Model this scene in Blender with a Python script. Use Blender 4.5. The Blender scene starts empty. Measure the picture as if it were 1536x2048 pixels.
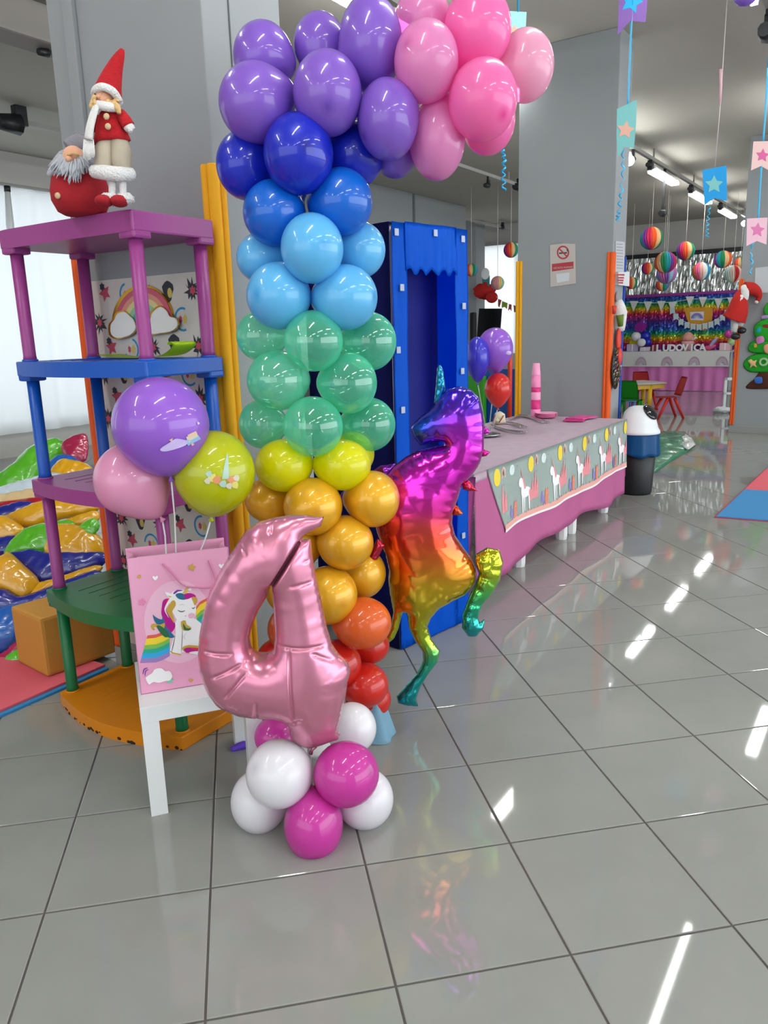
import bpy, bmesh, math, random
import numpy as np
from mathutils import Vector, Matrix, noise

S = bpy.context.scene
COLL = S.collection
rnd = random.Random(7)

# ------------------------------------------------------------------ camera
# world frame: X runs along the hall (pillar sides, table edge), Y across it, Z up; metres
F_PX = 1553.23
CAM_H = 1.368
_yaw, _pit, _rol = 0.181134874, 0.228062844, -0.029038449
_ph = math.radians(46.0)

def _frame():
    sy, cy = math.sin(_yaw), math.cos(_yaw)
    sp, cp = math.sin(_pit), math.cos(_pit)
    sr, cr = math.sin(_rol), math.cos(_rol)
    fw = np.array([cp*sy, cp*cy, -sp]); rt = np.array([cy, -sy, 0.0]); up = np.cross(rt, fw)
    r2, u2 = cr*rt+sr*up, -sr*rt+cr*up
    A = np.array([[math.cos(_ph), math.sin(_ph), 0], [-math.sin(_ph), math.cos(_ph), 0], [0, 0, 1]])
    return A@r2, A@u2, A@fw
RT, UP, FW = _frame()
CC = np.array([0, 0, CAM_H])

cam_d = bpy.data.cameras.new('camera')
cam = bpy.data.objects.new('camera', cam_d); COLL.objects.link(cam)
cam_d.sensor_fit = 'HORIZONTAL'; cam_d.sensor_width = 36.0
cam_d.lens = F_PX/1536*36.0
cam_d.clip_start = 0.05; cam_d.clip_end = 200
cam.matrix_world = Matrix(((RT[0], UP[0], -FW[0], 0), (RT[1], UP[1], -FW[1], 0), (RT[2], UP[2], -FW[2], CAM_H), (0, 0, 0, 1)))
S.camera = cam

# ------------------------------------------------------------------ world, lights, exposure
W = bpy.data.worlds.new('world'); S.world = W; W.use_nodes = True
bg = W.node_tree.nodes['Background']
bg.inputs[0].default_value = (0.86, 0.93, 1.0, 1); bg.inputs[1].default_value = 0.7
LAMP_STRENGTH = 44.0
S.view_settings.view_transform = 'Standard'; S.view_settings.look = 'None'
S.view_settings.gamma = 1.0; S.view_settings.exposure = -0.25
S.view_settings.use_curve_mapping = False
S.cycles.max_bounces = 8; S.cycles.transparent_max_bounces = 24
S.cycles.sample_clamp_indirect = 4.0; S.cycles.caustics_reflective = False; S.cycles.caustics_refractive = False

def area_lamp(name, loc, direction, sx, sy, power, col=(1, 1, 1)):
    d = bpy.data.lights.new(name, 'AREA'); d.shape = 'RECTANGLE'; d.size = sx; d.size_y = sy
    d.energy = power; d.color = col
    o = bpy.data.objects.new(name, d); COLL.objects.link(o)
    o.location = loc; o.rotation_euler = Vector(direction).to_track_quat('-Z', 'Y').to_euler()
    return o
# daylight of the hall's window fronts: on the left wall, and the long glazed side at the right / behind the camera
area_lamp('window_daylight_right', (6.0, -6.8, 1.7), (0, 1, -0.02), 16, 3.0, 720, (0.88, 0.95, 1.0))
area_lamp('window_daylight_rear', (-4.5, 1.0, 2.0), (1, 0, -0.08), 8, 2.4, 130, (0.92, 0.97, 1.0))
area_lamp('window_daylight_left', (5.5, 10.6, 1.9), (0, -1, -0.05), 12, 3.0, 230, (0.90, 0.96, 1.0))
area_lamp('window_daylight_far', (17.3, 7.4, 2.0), (-1, 0, 0), 2.6, 3.0, 110, (0.95, 0.98, 1.0))

# ------------------------------------------------------------------ picture -> place
def ray(px, py): return FW+RT*(px-768)/F_PX-UP*(py-1024)/F_PX
def atz(px, py, z=0.0):
    d = ray(px, py); return CC+d*((z-CAM_H)/d[2])
def atx(px, py, x):
    d = ray(px, py); return CC+d*(x/d[0])
def aty(px, py, y):
    d = ray(px, py); return CC+d*(y/d[1])
def pr(P):
    d = np.asarray(P, float)-CC; z = d@FW
    return 768+F_PX*(d@RT)/z, 1024-F_PX*(d@UP)/z
def dep(P): return float((np.asarray(P)-CC)@FW)
HR = np.array([RT[0], RT[1], 0.0]); HR /= np.linalg.norm(HR)      # to the right, level
HD = np.array([-FW[0], -FW[1], 0.0]); HD /= np.linalg.norm(HD)    # towards the viewer, level
ZZ = np.array([0, 0, 1.0])
def atp(px, py, P0, n):
    d = ray(px, py); n = np.asarray(n, float)
    return CC+d*(((np.asarray(P0)-CC)@n)/(d@n))
def q(px, py, P0, e=0.0):       # on the upright plane through P0 facing the viewer, e metres nearer
    return atp(px, py, np.asarray(P0)+HD*e, HD)

# ------------------------------------------------------------------ materials
def lin(h):
    if isinstance(h, str):
        h = h.lstrip('#'); h = tuple(int(h[i:i+2], 16)/255 for i in (0, 2, 4))
    return tuple((c/12.92 if c <= 0.04045 else ((c+0.055)/1.055)**2.4) for c in h)+(1.0,)
MATS = {}
def mat(name, col, rough=0.5, metal=0.0, spec=0.5, coat=0.0, bump=0.0, bscale=60.0, var=0.0, vscale=8.0, emit=0.0, transl=0.0, attr=None, alpha=1.0, stretch=None):
    if name in MATS: return MATS[name]
    m = bpy.data.materials.new(name); m.use_nodes = True
    nt = m.node_tree; N = nt.nodes; L = nt.links
    b = N['Principled BSDF']; out = N['Material Output']
    c = lin(col)
    b.inputs['Base Color'].default_value = c
    b.inputs['Roughness'].default_value = rough; b.inputs['Metallic'].default_value = metal
    b.inputs['Specular IOR Level'].default_value = spec; b.inputs['Coat Weight'].default_value = coat
    b.inputs['Coat Roughness'].default_value = 0.06
    colsock = None
    if attr:
        a = N.new('ShaderNodeAttribute'); a.attribute_name = attr; colsock = a.outputs['Color']
    if bump or var:
        tc = N.new('ShaderNodeTexCoord'); src = tc.outputs['Object']
        if stretch:
            mp = N.new('ShaderNodeMapping'); mp.inputs['Scale'].default_value = stretch
            L.new(src, mp.inputs['Vector']); src = mp.outputs['Vector']
    if var:
        nz = N.new('ShaderNodeTexNoise'); nz.inputs['Scale'].default_value = vscale; nz.inputs['Detail'].default_value = 4
        L.new(src, nz.inputs['Vector'])
        hsv = N.new('ShaderNodeHueSaturation')
        mr = N.new('ShaderNodeMapRange'); mr.inputs['From Min'].default_value = 0.3; mr.inputs['From Max'].default_value = 0.7
        mr.inputs['To Min'].default_value = 1-var; mr.inputs['To Max'].default_value = 1+var
        L.new(nz.outputs['Fac'], mr.inputs['Value']); L.new(mr.outputs['Result'], hsv.inputs['Value'])
        if colsock: L.new(colsock, hsv.inputs['Color'])
        else: hsv.inputs['Color'].default_value = c
        colsock = hsv.outputs['Color']
    if colsock: L.new(colsock, b.inputs['Base Color'])
    if bump:
        nb = N.new('ShaderNodeTexNoise'); nb.inputs['Scale'].default_value = bscale; nb.inputs['Detail'].default_value = 3
        L.new(src, nb.inputs['Vector'])
        bp = N.new('ShaderNodeBump'); bp.inputs['Strength'].default_value = bump; bp.inputs['Distance'].default_value = 0.01
        L.new(nb.outputs['Fac'], bp.inputs['Height']); L.new(bp.outputs['Normal'], b.inputs['Normal'])
    if emit:
        b.inputs['Emission Color'].default_value = c; b.inputs['Emission Strength'].default_value = emit
    if transl:
        t = N.new('ShaderNodeBsdfTranslucent'); mx = N.new('ShaderNodeMixShader'); mx.inputs[0].default_value = transl
        if colsock: L.new(colsock, t.inputs['Color'])
        else: t.inputs['Color'].default_value = c
        L.new(b.outputs[0], mx.inputs[1]); L.new(t.outputs[0], mx.inputs[2]); L.new(mx.outputs[0], out.inputs['Surface'])
    if alpha < 1: b.inputs['Alpha'].default_value = alpha
    MATS[name] = m
    return m

def latex(name, col, deep, kind='opaque'):
    """balloon rubber; the crown (thicker rubber, darker spot) comes from the mesh attribute 'crown'"""
    if name in MATS: return MATS[name]
    m = bpy.data.materials.new(name); m.use_nodes = True
    nt = m.node_tree; N = nt.nodes; L = nt.links; b = N['Principled BSDF']; out = N['Material Output']
    a = N.new('ShaderNodeAttribute'); a.attribute_name = 'crown'
    mx = N.new('ShaderNodeMix'); mx.data_type = 'RGBA'
    mx.inputs['A'].default_value = lin(col); mx.inputs['B'].default_value = lin(deep)
    L.new(a.outputs['Fac'], mx.inputs['Factor']); L.new(mx.outputs['Result'], b.inputs['Base Color'])
    b.inputs['Roughness'].default_value = 0.34; b.inputs['Coat Weight'].default_value = 0.7; b.inputs['Coat Roughness'].default_value = 0.035
    b.inputs['Specular IOR Level'].default_value = 0.35
    if kind == 'pearl':
        b.inputs['Metallic'].default_value = 0.3; b.inputs['Roughness'].default_value = 0.4
    t = N.new('ShaderNodeBsdfTranslucent'); L.new(mx.outputs['Result'], t.inputs['Color'])
    s = N.new('ShaderNodeMixShader'); s.inputs[0].default_value = {'pearl': 0.12, 'soft': 0.38}.get(kind, 0.22)
    L.new(b.outputs[0], s.inputs[1]); L.new(t.outputs[0], s.inputs[2]); last = s.outputs[0]
    if kind in ('clear', 'thin'):
        tr = N.new('ShaderNodeBsdfTransparent'); tr.inputs['Color'].default_value = lin('#d5fbec') if kind == 'clear' else lin(col)
        lw = N.new('ShaderNodeLayerWeight'); lw.inputs['Blend'].default_value = 0.35
        mr = N.new('ShaderNodeMapRange'); mr.inputs['To Min'].default_value = 0.30 if kind == 'clear' else 0.75; mr.inputs['To Max'].default_value = 0.85
        L.new(lw.outputs['Facing'], mr.inputs['Value'])
        s2 = N.new('ShaderNodeMixShader'); L.new(mr.outputs['Result'], s2.inputs[0]); L.new(tr.outputs[0], s2.inputs[1]); L.new(last, s2.inputs[2]); last = s2.outputs[0]
    if kind == 'clear':       # the wet-looking gloss stays full strength on thin rubber
        gl = N.new('ShaderNodeBsdfGlossy'); gl.inputs['Roughness'].default_value = 0.05
        s3 = N.new('ShaderNodeMixShader'); s3.inputs[0].default_value = 0.07; L.new(last, s3.inputs[1]); L.new(gl.outputs[0], s3.inputs[2]); last = s3.outputs[0]
    L.new(last, out.inputs['Surface'])
    MATS[name] = m
    return m

# ------------------------------------------------------------------ objects
def wloc(o):
    v = Vector((0, 0, 0))
    while o is not None: v += o.location; o = o.parent
    return v
def tag(o, label=None, cat=None, group=None, kind=None):
    if label: o['label'] = label
    if cat: o['category'] = cat
    if group: o['group'] = group
    if kind: o['kind'] = kind
    return o
def thing(name, label, cat, loc, group=None):
    o = bpy.data.objects.new(name, None); COLL.objects.link(o); o.location = Vector([float(c) for c in loc]); o.empty_display_size = 0.05
    return tag(o, label, cat, group)
def copy_tree(o, parent=None):
    c = o.copy(); COLL.objects.link(c)
    if parent is not None: c.parent = parent
    for ch in list(o.children): copy_tree(ch, c)
    return c

class MB:
    def __init__(s): s.bm = bmesh.new(); s.cl = None
    def _v(s, p): return s.bm.verts.new((float(p[0]), float(p[1]), float(p[2])))
    def face(s, vs, mi=0, sm=False):
        try: f = s.bm.faces.new(vs)
        except ValueError: return None
        f.material_index = mi; f.smooth = sm; return f
    def poly(s, pts, mi=0): return s.face([s._v(p) for p in pts], mi)
    def box(s, lo, hi, mi=0, ax=None, bev=0.0):
        """lo/hi corners; ax = (origin, ex, ey, ez) frame"""
        c = [(x, y, z) for x in (lo[0], hi[0]) for y in (lo[1], hi[1]) for z in (lo[2], hi[2])]
        if ax is not None:
            o, ex, ey, ez = [np.asarray(k, float) for k in ax]
            c = [o+ex*p[0]+ey*p[1]+ez*p[2] for p in c]
        V = [s._v(p) for p in c]; fs = []
        for i in ((0, 1, 3, 2), (4, 6, 7, 5), (0, 4, 5, 1), (2, 3, 7, 6), (0, 2, 6, 4), (1, 5, 7, 3)):
            fs.append(s.face([V[k] for k in i], mi))
        if bev:
            es = {e for f in fs for e in f.edges}
            r = bmesh.ops.bevel(s.bm, geom=list(es), offset=bev, segments=2, affect='EDGES', profile=0.6)
            for f in r['faces']: f.material_index = mi
        return s
    def prism(s, pts, d, mi=0, mi_side=None):
        """pts: 3d outline, extruded by vector d"""
        d = np.asarray(d, float); A = [s._v(p) for p in pts]; B = [s._v(np.asarray(p)+d) for p in pts]
        s.face(A[::-1], mi); s.face(B, mi); n = len(A)
        for i in range(n): s.face([A[i], A[(i+1) % n], B[(i+1) % n], B[i]], mi if mi_side is None else mi_side)
        return s
    def tube(s, pts, r, n=10, mi=0, cap=True, smooth=True, sub=0, flat=None):
        P = [np.asarray(p, float) for p in pts]
        R = list(r) if hasattr(r, '__len__') else [r]*len(P)
        if sub:
            P2, R2 = [], []
            for i in range(len(P)-1):
                p0, p1, p2, p3 = P[max(i-1, 0)], P[i], P[i+1], P[min(i+2, len(P)-1)]
                for k in range(sub):
                    t = k/sub
                    P2.append(0.5*(2*p1+(p2-p0)*t+(2*p0-5*p1+4*p2-p3)*t*t+(3*p1-p0-3*p2+p3)*t**3)); R2.append(R[i]+(R[i+1]-R[i])*t)
            P2.append(P[-1]); R2.append(R[-1]); P, R = P2, R2
        rings = []; prev = None
        for i, p in enumerate(P):
            t = P[min(i+1, len(P)-1)]-P[max(i-1, 0)]; t = t/(np.linalg.norm(t)+1e-12)
            if prev is None:
                a = np.array([0, 0, 1.0]) if abs(t[2]) < 0.9 else np.array([1.0, 0, 0])
            else: a = prev
            a = a-t*(a@t); a /= np.linalg.norm(a)+1e-12; prev = a; b = np.cross(t, a)
            fa, fb = (1, 1) if flat is None else flat
            rings.append([s._v(p+R[i]*(fa*a*math.cos(2*math.pi*k/n)+fb*b*math.sin(2*math.pi*k/n))) for k in range(n)])
        for i in range(len(rings)-1):
            for k in range(n): s.face([rings[i][k], rings[i][(k+1) % n], rings[i+1][(k+1) % n], rings[i+1][k]], mi, smooth)
        if cap: s.face(rings[0][::-1], mi); s.face(rings[-1], mi)
        return s
    def lathe(s, prof, c, n=24, mi=0, axis=(0, 0, 1), smooth=True, mod=None):
        """prof: list of (radius, height) about c"""
        z = np.asarray(axis, float); z /= np.linalg.norm(z); x = np.cross(z, [0, 1, 0] if abs(z[1]) < 0.9 else [1, 0, 0]); x /= np.linalg.norm(x); y = np.cross(z, x)
        c = np.asarray(c, float); rings = []
        for r, h in prof:
            if r <= 1e-6: rings.append([s._v(c+z*h)]); continue
            rings.append([s._v(c+z*h+(r*(mod(k/n) if mod else 1))*(x*math.cos(2*math.pi*k/n)+y*math.sin(2*math.pi*k/n))) for k in range(n)])
        for A, B in zip(rings, rings[1:]):
            for k in range(n):
                k2 = (k+1) % n
                m_ = mi(k/n) if callable(mi) else mi
                if len(A) == 1 and len(B) == 1: continue
                if len(A) == 1: s.face([A[0], B[k], B[k2]][::-1], m_, smooth)
                elif len(B) == 1: s.face([A[k], A[k2], B[0]], m_, smooth)
                else: s.face([A[k], A[k2], B[k2], B[k]], m_, smooth)
        return s
    def blob(s, c, r, mi=0, nu=20, nv=12, ax=None, rough=0.0, fs=30.0):
        c = np.asarray(c, float); r = (r, r, r) if not hasattr(r, '__len__') else r
        ex, ey, ez = ax if ax is not None else (HR, -HD, ZZ)
        rings = []
        for j in range(nv+1):
            t = math.pi*j/nv; ring = []
            for i in range(nu if 0 < j < nv else 1):
                f = 2*math.pi*i/nu; d = (math.sin(t)*math.cos(f), math.sin(t)*math.sin(f), math.cos(t))
                k = 1.0
                if rough: k += rough*noise.noise(Vector((d[0]*fs*.1+c[0]*9, d[1]*fs*.1+c[1]*9, d[2]*fs*.1+c[2]*9)))
                ring.append(s._v(c+k*(np.asarray(ex)*d[0]*r[0]+np.asarray(ey)*d[1]*r[1]+np.asarray(ez)*d[2]*r[2])))
            rings.append(ring)
        for A, B in zip(rings, rings[1:]):
            for i in range(nu):
                i2 = (i+1) % nu
                if len(A) == 1: s.face([A[0], B[i], B[i2]], mi, True)
                elif len(B) == 1: s.face([A[i], B[0], A[i2]], mi, True)
                else: s.face([A[i], B[i], B[i2], A[i2]], mi, True)
        return s
    def grid(s, fn, nu, nv, mi=0, smooth=True):
        V = [[s._v(fn(i/nu, j/nv)) for i in range(nu+1)] for j in range(nv+1)]
        for j in range(nv):
            for i in range(nu): s.face([V[j][i], V[j][i+1], V[j+1][i+1], V[j+1][i]], mi, smooth)
        return s
    def build(s, name, mats, parent=None, kind=None, fix=True):
        if fix: bmesh.ops.recalc_face_normals(s.bm, faces=s.bm.faces)
        me = bpy.data.meshes.new(name)
        if parent is not None: off = wloc(parent)
        else:
            if len(s.bm.verts):
                co = np.array([v.co[:] for v in s.bm.verts]); lo, hi = co.min(0), co.max(0)
                off = Vector(((lo[0]+hi[0])/2, (lo[1]+hi[1])/2, lo[2]))
            else: off = Vector((0, 0, 0))
        for v in s.bm.verts: v.co -= off
        s.bm.to_mesh(me); s.bm.free()
        for m in (mats if isinstance(mats, (list, tuple)) else [mats]): me.materials.append(m)
        o = bpy.data.objects.new(name, me); COLL.objects.link(o)
        if parent is not None: o.parent = parent
        else: o.location = off
        if kind: o['kind'] = kind
        return o

def raw_obj(name, V, Fs, mats, parent=None, smooth=True, attrs=None, kind=None):
    V = np.asarray(V, float)
    off = np.array(wloc(parent)) if parent is not None else np.array([(V[:, 0].min()+V[:, 0].max())/2, (V[:, 1].min()+V[:, 1].max())/2, V[:, 2].min()])
    me = bpy.data.meshes.new(name); me.from_pydata((V-off).tolist(), [], Fs); me.update()
    for m in (mats if isinstance(mats, (list, tuple)) else [mats]): me.materials.append(m)
    me.polygons.foreach_set('use_smooth', [smooth]*len(me.polygons))
    for k, a in (attrs or {}).items():
        if np.ndim(a) == 1:
            at = me.attributes.new(k, 'FLOAT', 'POINT'); at.data.foreach_set('value', np.asarray(a, float))
        else:
            at = me.attributes.new(k, 'FLOAT_COLOR', 'POINT'); at.data.foreach_set('color', np.asarray(a, float).ravel())
    o = bpy.data.objects.new(name, me); COLL.objects.link(o)
    if parent is not None: o.parent = parent
    else: o.location = Vector(off)
    if kind: o['kind'] = kind
    return o

# ------------------------------------------------------------------ inflated sheet shapes (foil balloons, pillows, folded vinyl)
def inflate(name, pts, P0, ex, ey, nrm, mats, res=None, k=1.0, kback=None, pucker=0.0, pfreq=60.0, crumple=0.0, cscale=9.0, parent=None, colfn=None, kind=None, cells=70, plen=0.02, holes=(), creases=()):
    ex, ey, nrm, P0 = [np.asarray(a, float) for a in (ex, ey, nrm, P0)]
    to2 = lambda p: [(np.asarray(p)-P0)@ex, (np.asarray(p)-P0)@ey]
    loops = [np.array([to2(p) for p in lp]) for lp in [pts]+list(holes)]; p2 = loops[0]
    lo, hi = p2.min(0), p2.max(0); size = max(hi-lo); res = res or size/cells
    nx, ny = int((hi[0]-lo[0])/res)+3, int((hi[1]-lo[1])/res)+3
    gx = lo[0]-res+np.arange(nx)*res; gy = lo[1]-res+np.arange(ny)*res
    def inside(X, Y):
        r = np.zeros(X.shape, bool)
        for lp in loops:
            for (x1, y1), (x2, y2) in zip(lp, np.roll(lp, -1, 0)):
                if y1 == y2: continue
                r ^= ((y1 > Y) != (y2 > Y)) & (X < (x2-x1)*(Y-y1)/(y2-y1)+x1)
        return r
    cxx, cyy = np.meshgrid(gx[:-1]+res/2, gy[:-1]+res/2)
    cell = inside(cxx, cyy)
    vuse = np.zeros((ny, nx), bool); vfull = np.zeros((ny, nx), int)
    for dy in (0, 1):
        for dx in (0, 1):
            vuse[dy:dy+ny-1, dx:dx+nx-1] |= cell; vfull[dy:dy+ny-1, dx:dx+nx-1] += cell
    inner = vfull == 4
    VX, VY = np.meshgrid(gx, gy)
    phi = np.zeros((ny, nx)); it = int(min(2500, max(200, (min(nx, ny)**2)*0.5)))
    om = 1.0
    for _ in range(it):
        nb = np.zeros_like(phi); nb[1:-1, 1:-1] = (phi[:-2, 1:-1]+phi[2:, 1:-1]+phi[1:-1, :-2]+phi[1:-1, 2:]+2*res*res)/4
        phi = np.where(inner, nb, 0)
    h = np.sqrt(np.maximum(phi, 0))
    # nearest outline point for edge vertices (snap) and puckers
    A = np.vstack(loops); B = np.vstack([np.roll(lp, -1, 0) for lp in loops]); seg = B-A; sl = np.hypot(seg[:, 0], seg[:, 1])+1e-12; cum = np.r_[0, np.cumsum(sl)[:-1]]
    idx = np.argwhere(vuse); P = np.stack([VX[vuse], VY[vuse]], 1)
    best = np.full(len(P), 1e9); arc = np.zeros(len(P)); near = P.copy()
    for i in range(len(A)):
        t = np.clip(((P-A[i])@seg[i])/(sl[i]**2), 0, 1); c = A[i]+t[:, None]*seg[i]; d = np.hypot(*(P-c).T)
        w = d < best; best[w] = d[w]; arc[w] = (cum[i]+t*sl[i])[w]; near[w] = c[w]
    H = h[vuse]; inn = inner[vuse]
    P = np.where(inn[:, None], P, near)
    if pucker:
        w = np.exp(-best/plen)*np.minimum(1, best/0.006)
        wob = np.array([math.sin(a*pfreq+2.2*noise.noise(Vector((a*23, 1, 3))))+0.6*math.sin(a*pfreq*1.73+1+3*noise.noise(Vector((a*11, 5, 2)))) for a in arc])
        H = H*(1+pucker*w*wob)
    for (ca, cb, cdep, cwid) in creases:
        a_, b_ = np.array(to2(ca)), np.array(to2(cb)); s2 = b_-a_; t = np.clip(((P-a_)@s2)/(s2@s2), 0, 1); d = np.hypot(*(P-a_-t[:, None]*s2).T)
        H = H*(1-cdep*np.exp(-(d/cwid)**2)*np.clip(np.minimum(t, 1-t)*6+.35, 0, 1) if cdep < .6 else 1-cdep*np.exp(-(d/cwid)**2))
    if crumple:
        cr = np.array([abs(noise.noise(Vector((p[0]*cscale, p[1]*cscale*1.6, 3.1+lo[0]))))*1.5+0.8*abs(noise.noise(Vector((p[0]*cscale*2.4+7, p[1]*cscale*2.4, 1.7))))-0.45 for p in P])
        H = np.maximum(0, H*(1+crumple*cr))
    num = -np.ones((ny, nx), int); num[vuse] = np.arange(len(P)); n0 = len(P)
    base = P0+P[:, :1]*ex+P[:, 1:]*ey
    front = base+nrm*(H*k)[:, None]
    kb = k if kback is None else kback
    back = base-nrm*(H*kb)[:, None]
    bid = np.where(inn, np.cumsum(inn)-1+n0, np.arange(n0))
    V = np.vstack([front, back[inn]])
    Fs = []
    for j, i in np.argwhere(cell):
        a, b, c, d = num[j, i], num[j, i+1], num[j+1, i+1], num[j+1, i]
        Fs.append((a, b, c, d)); Fs.append((bid[d], bid[c], bid[b], bid[a]))
    Fs = [tuple(int(x) for x in f) for f in Fs if len(set(f)) == 4]
    if np.dot(np.cross(ex, ey), nrm) < 0: Fs = [f[::-1] for f in Fs]
    at = None
    if colfn is not None: at = {'tint': np.array([lin(colfn(*pr(v)))[:4] for v in V])}
    return raw_obj(name, V, Fs, mats, parent, True, at, kind)

def text_prism(txt, org, ex, ey, size, depth, mb, mi=0, center=True, bold=0.0):
    """extruded lettering into mb on plane (org, ex, ey)"""
    cu = bpy.data.curves.new('lettering', 'FONT'); cu.body = txt; cu.size = size; cu.extrude = depth/2; cu.offset = bold
    if center: cu.align_x = 'CENTER'
    cu.resolution_u = 3
    o = bpy.data.objects.new('lettering', cu); COLL.objects.link(o)
    me = bpy.data.meshes.new_from_object(o.evaluated_get(bpy.context.evaluated_depsgraph_get()))
    ex, ey, org = [np.asarray(a, float) for a in (ex, ey, org)]; ez = np.cross(ex, ey)
    vs = [mb._v(org+ex*v.co.x+ey*v.co.y+ez*(v.co.z+depth/2)) for v in me.vertices]
    for p in me.polygons: mb.face([vs[i] for i in p.vertices], mi)
    bpy.data.objects.remove(o); bpy.data.curves.remove(cu); bpy.data.meshes.remove(me)

def star_pts(n, r, r2=0.45, rot=0.0):
    return [((r if i % 2 == 0 else r*r2)*math.sin(rot+math.pi*i/n), (r if i % 2 == 0 else r*r2)*math.cos(rot+math.pi*i/n)) for i in range(2*n)]
def smooth_px(pts, sub=4, closed=True):
    """Catmull-Rom through 2d points"""
    n = len(pts); out = []
    P = [np.array(p, float) for p in pts]
    for i in range(n if closed else n-1):
        if closed: p0, p1, p2, p3 = P[i-1], P[i], P[(i+1) % n], P[(i+2) % n]
        else: p0, p1, p2, p3 = P[max(i-1, 0)], P[i], P[i+1], P[min(i+2, n-1)]
        for k in range(sub):
            t = k/sub; out.append(0.5*(2*p1+(p2-p0)*t+(2*p0-5*p1+4*p2-p3)*t*t+(3*p1-p0-3*p2+p3)*t**3))
    if not closed: out.append(P[-1])
    return out

# ================================================================== THE HALL
M_tile = mat('floor_tile', '#8e8f8b', rough=0.04, spec=0.5, var=0.035, vscale=5)
M_grout = mat('grout', '#5c5653', rough=0.8)
M_ceil = mat('ceiling_paint', '#b2aea4', rough=0.9, var=0.02, vscale=1.2)
M_wall = mat('wall_paint', '#b9b7b2', rough=0.9, var=0.02, vscale=2)
M_pil = mat('pillar_paint', '#8e9294', rough=0.55, spec=0.3, var=0.02, vscale=3)
M_pild = mat('pillar_joint', '#5d6266', rough=0.7)
M_base = mat('baseboard', '#8d8e8a', rough=0.4)
M_white = mat('white_lacquer', '#dcdfe0', rough=0.28, spec=0.5)
M_black = mat('black_plastic', '#15161a', rough=0.45)
M_rail = mat('rail_metal', '#9c9a95', rough=0.5)
M_lamp = mat('lamp_diffuser', '#fcfefb', rough=0.5, emit=LAMP_STRENGTH)

XMIN, XMAX, YMIN, YMAX, CZ = -6.0, 18.0, -7.5, 9.2, 3.47
# floor: a grout bed with separate square tiles laid on the diagonal
fb = MB(); fb.box((XMIN, YMIN, -0.06), (XMAX+.3, YMAX+.3, -0.0035)); floor = fb.build('floor', M_grout); tag(floor, kind='structure')
T = 0.40; C46, S46 = math.cos(_ph), math.sin(_ph)
def tile_xy(i, j):      # grid node in the room frame
    x0, y0 = (i-1.38317694)*T, (j+3.4294342)*T
    return C46*x0+S46*y0, -S46*x0+C46*y0
def tile_mesh(bevel=True):
    mb = MB(); g = 0.0028
    c = [tile_xy(0, 0), tile_xy(1, 0), tile_xy(1, 1), tile_xy(0, 1)]
    o = np.array(c).mean(0); rel = [np.array(p)-o for p in c]
    top = [np.array([p[0], p[1], 0])*(1-2*(g+.0022)/T) for p in rel]; mid = [np.array([p[0], p[1], 0])*(1-2*g/T)+np.array([0, 0, -.0012]) for p in rel]; bot = [m+np.array([0, 0, -.008]) for m in mid]
    T_ = [mb._v(p) for p in top]; M_ = [mb._v(p) for p in mid]; B_ = [mb._v(p) for p in bot]
    mb.face(T_)
    for k in range(4):
        mb.face([M_[k], M_[(k+1) % 4], T_[(k+1) % 4], T_[k]]); mb.face([B_[k], B_[(k+1) % 4], M_[(k+1) % 4], M_[k]])
    return mb
tm = tile_mesh(); proto = tm.build('tile', M_tile, floor); proto_me = proto.data
# (mesh is local about its own centre: undo the builder's parent offset)
for v in proto_me.vertices: v.co += Vector(wloc(floor))
bpy.data.objects.remove(proto)
cand = []
rest = MB()
for i in range(-40, 60):
    for j in range(-30, 60):
        cs = [tile_xy(i, j), tile_xy(i+1, j), tile_xy(i+1, j+1), tile_xy(i, j+1)]; x, y = np.mean(cs, 0)
        if not (XMIN+.3 < x < XMAX and YMIN+.3 < y < YMAX): continue
        d = dep((x, y, 0)); vis = False; area = 0
        if d > 0.5:
            px, py = pr((x, y, 0))
            if -200 < px < 1740 and 300 < py < 2300: vis = True; area = 1/d**3
        cand.append((area if vis else -d*1e-6-1e-3, i, j, x, y))
cand.sort(reverse=True)
fl = wloc(floor)
for k, (a_, i, j, x, y) in enumerate(cand):
    if k < 300 and a_ > 0:
        o = bpy.data.objects.new('tile', proto_me); COLL.objects.link(o); o.parent = floor
        o.location = Vector((x, y, 0))-fl
    else:
        c = np.array([x, y, 0])
        rel = [np.array([*tile_xy(i+a, j+b), 0])-c for a, b in ((0, 0), (1, 0), (1, 1), (0, 1))]
        A = [rest._v(c+r*(1-.014)) for r in rel]; B = [rest._v(c+r*(1-.014)+np.array([0, 0, -.008])) for r in rel]
        rest.face(A)
        for m in range(4): rest.face([B[m], B[(m+1) % 4], A[(m+1) % 4], A[m]])
rest.build('far_tiles', M_tile, floor, kind='stuff')

# ceiling
cb = MB(); cb.box((XMIN, YMIN, CZ), (XMAX+.3, YMAX+.3, CZ+.15)); tag(cb.build('ceiling', M_ceil), kind='structure')
# soffit and duct along the left wall
sb = MB(); sb.box((XMIN, 8.7, 3.13), (XMAX, YMAX, CZ), bev=.01); tag(sb.build('trim_1', M_wall), kind='structure')
sb = MB(); sb.box((-1, 4.70, 3.20), (4.6, 4.95, 3.42), bev=.02); tag(sb.build('trim_2', mat('duct_paint', '#8a8580', rough=.7)), kind='structure')
# left wall: sill wall, piers, window openings behind curtains
lw = MB()
lw.box((XMIN, 9.0, 0), (XMAX, 9.2, 0.45)); lw.box((XMIN, 9.0, 3.05), (XMAX, 9.2, CZ))
for x in (XMIN, 0.5, 9.6, 12.5, 15.3): lw.box((x, 9.0, .45), (x+.5, 9.2, 3.05))
tag(lw.build('wall_left', M_wall), kind='structure')
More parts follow.
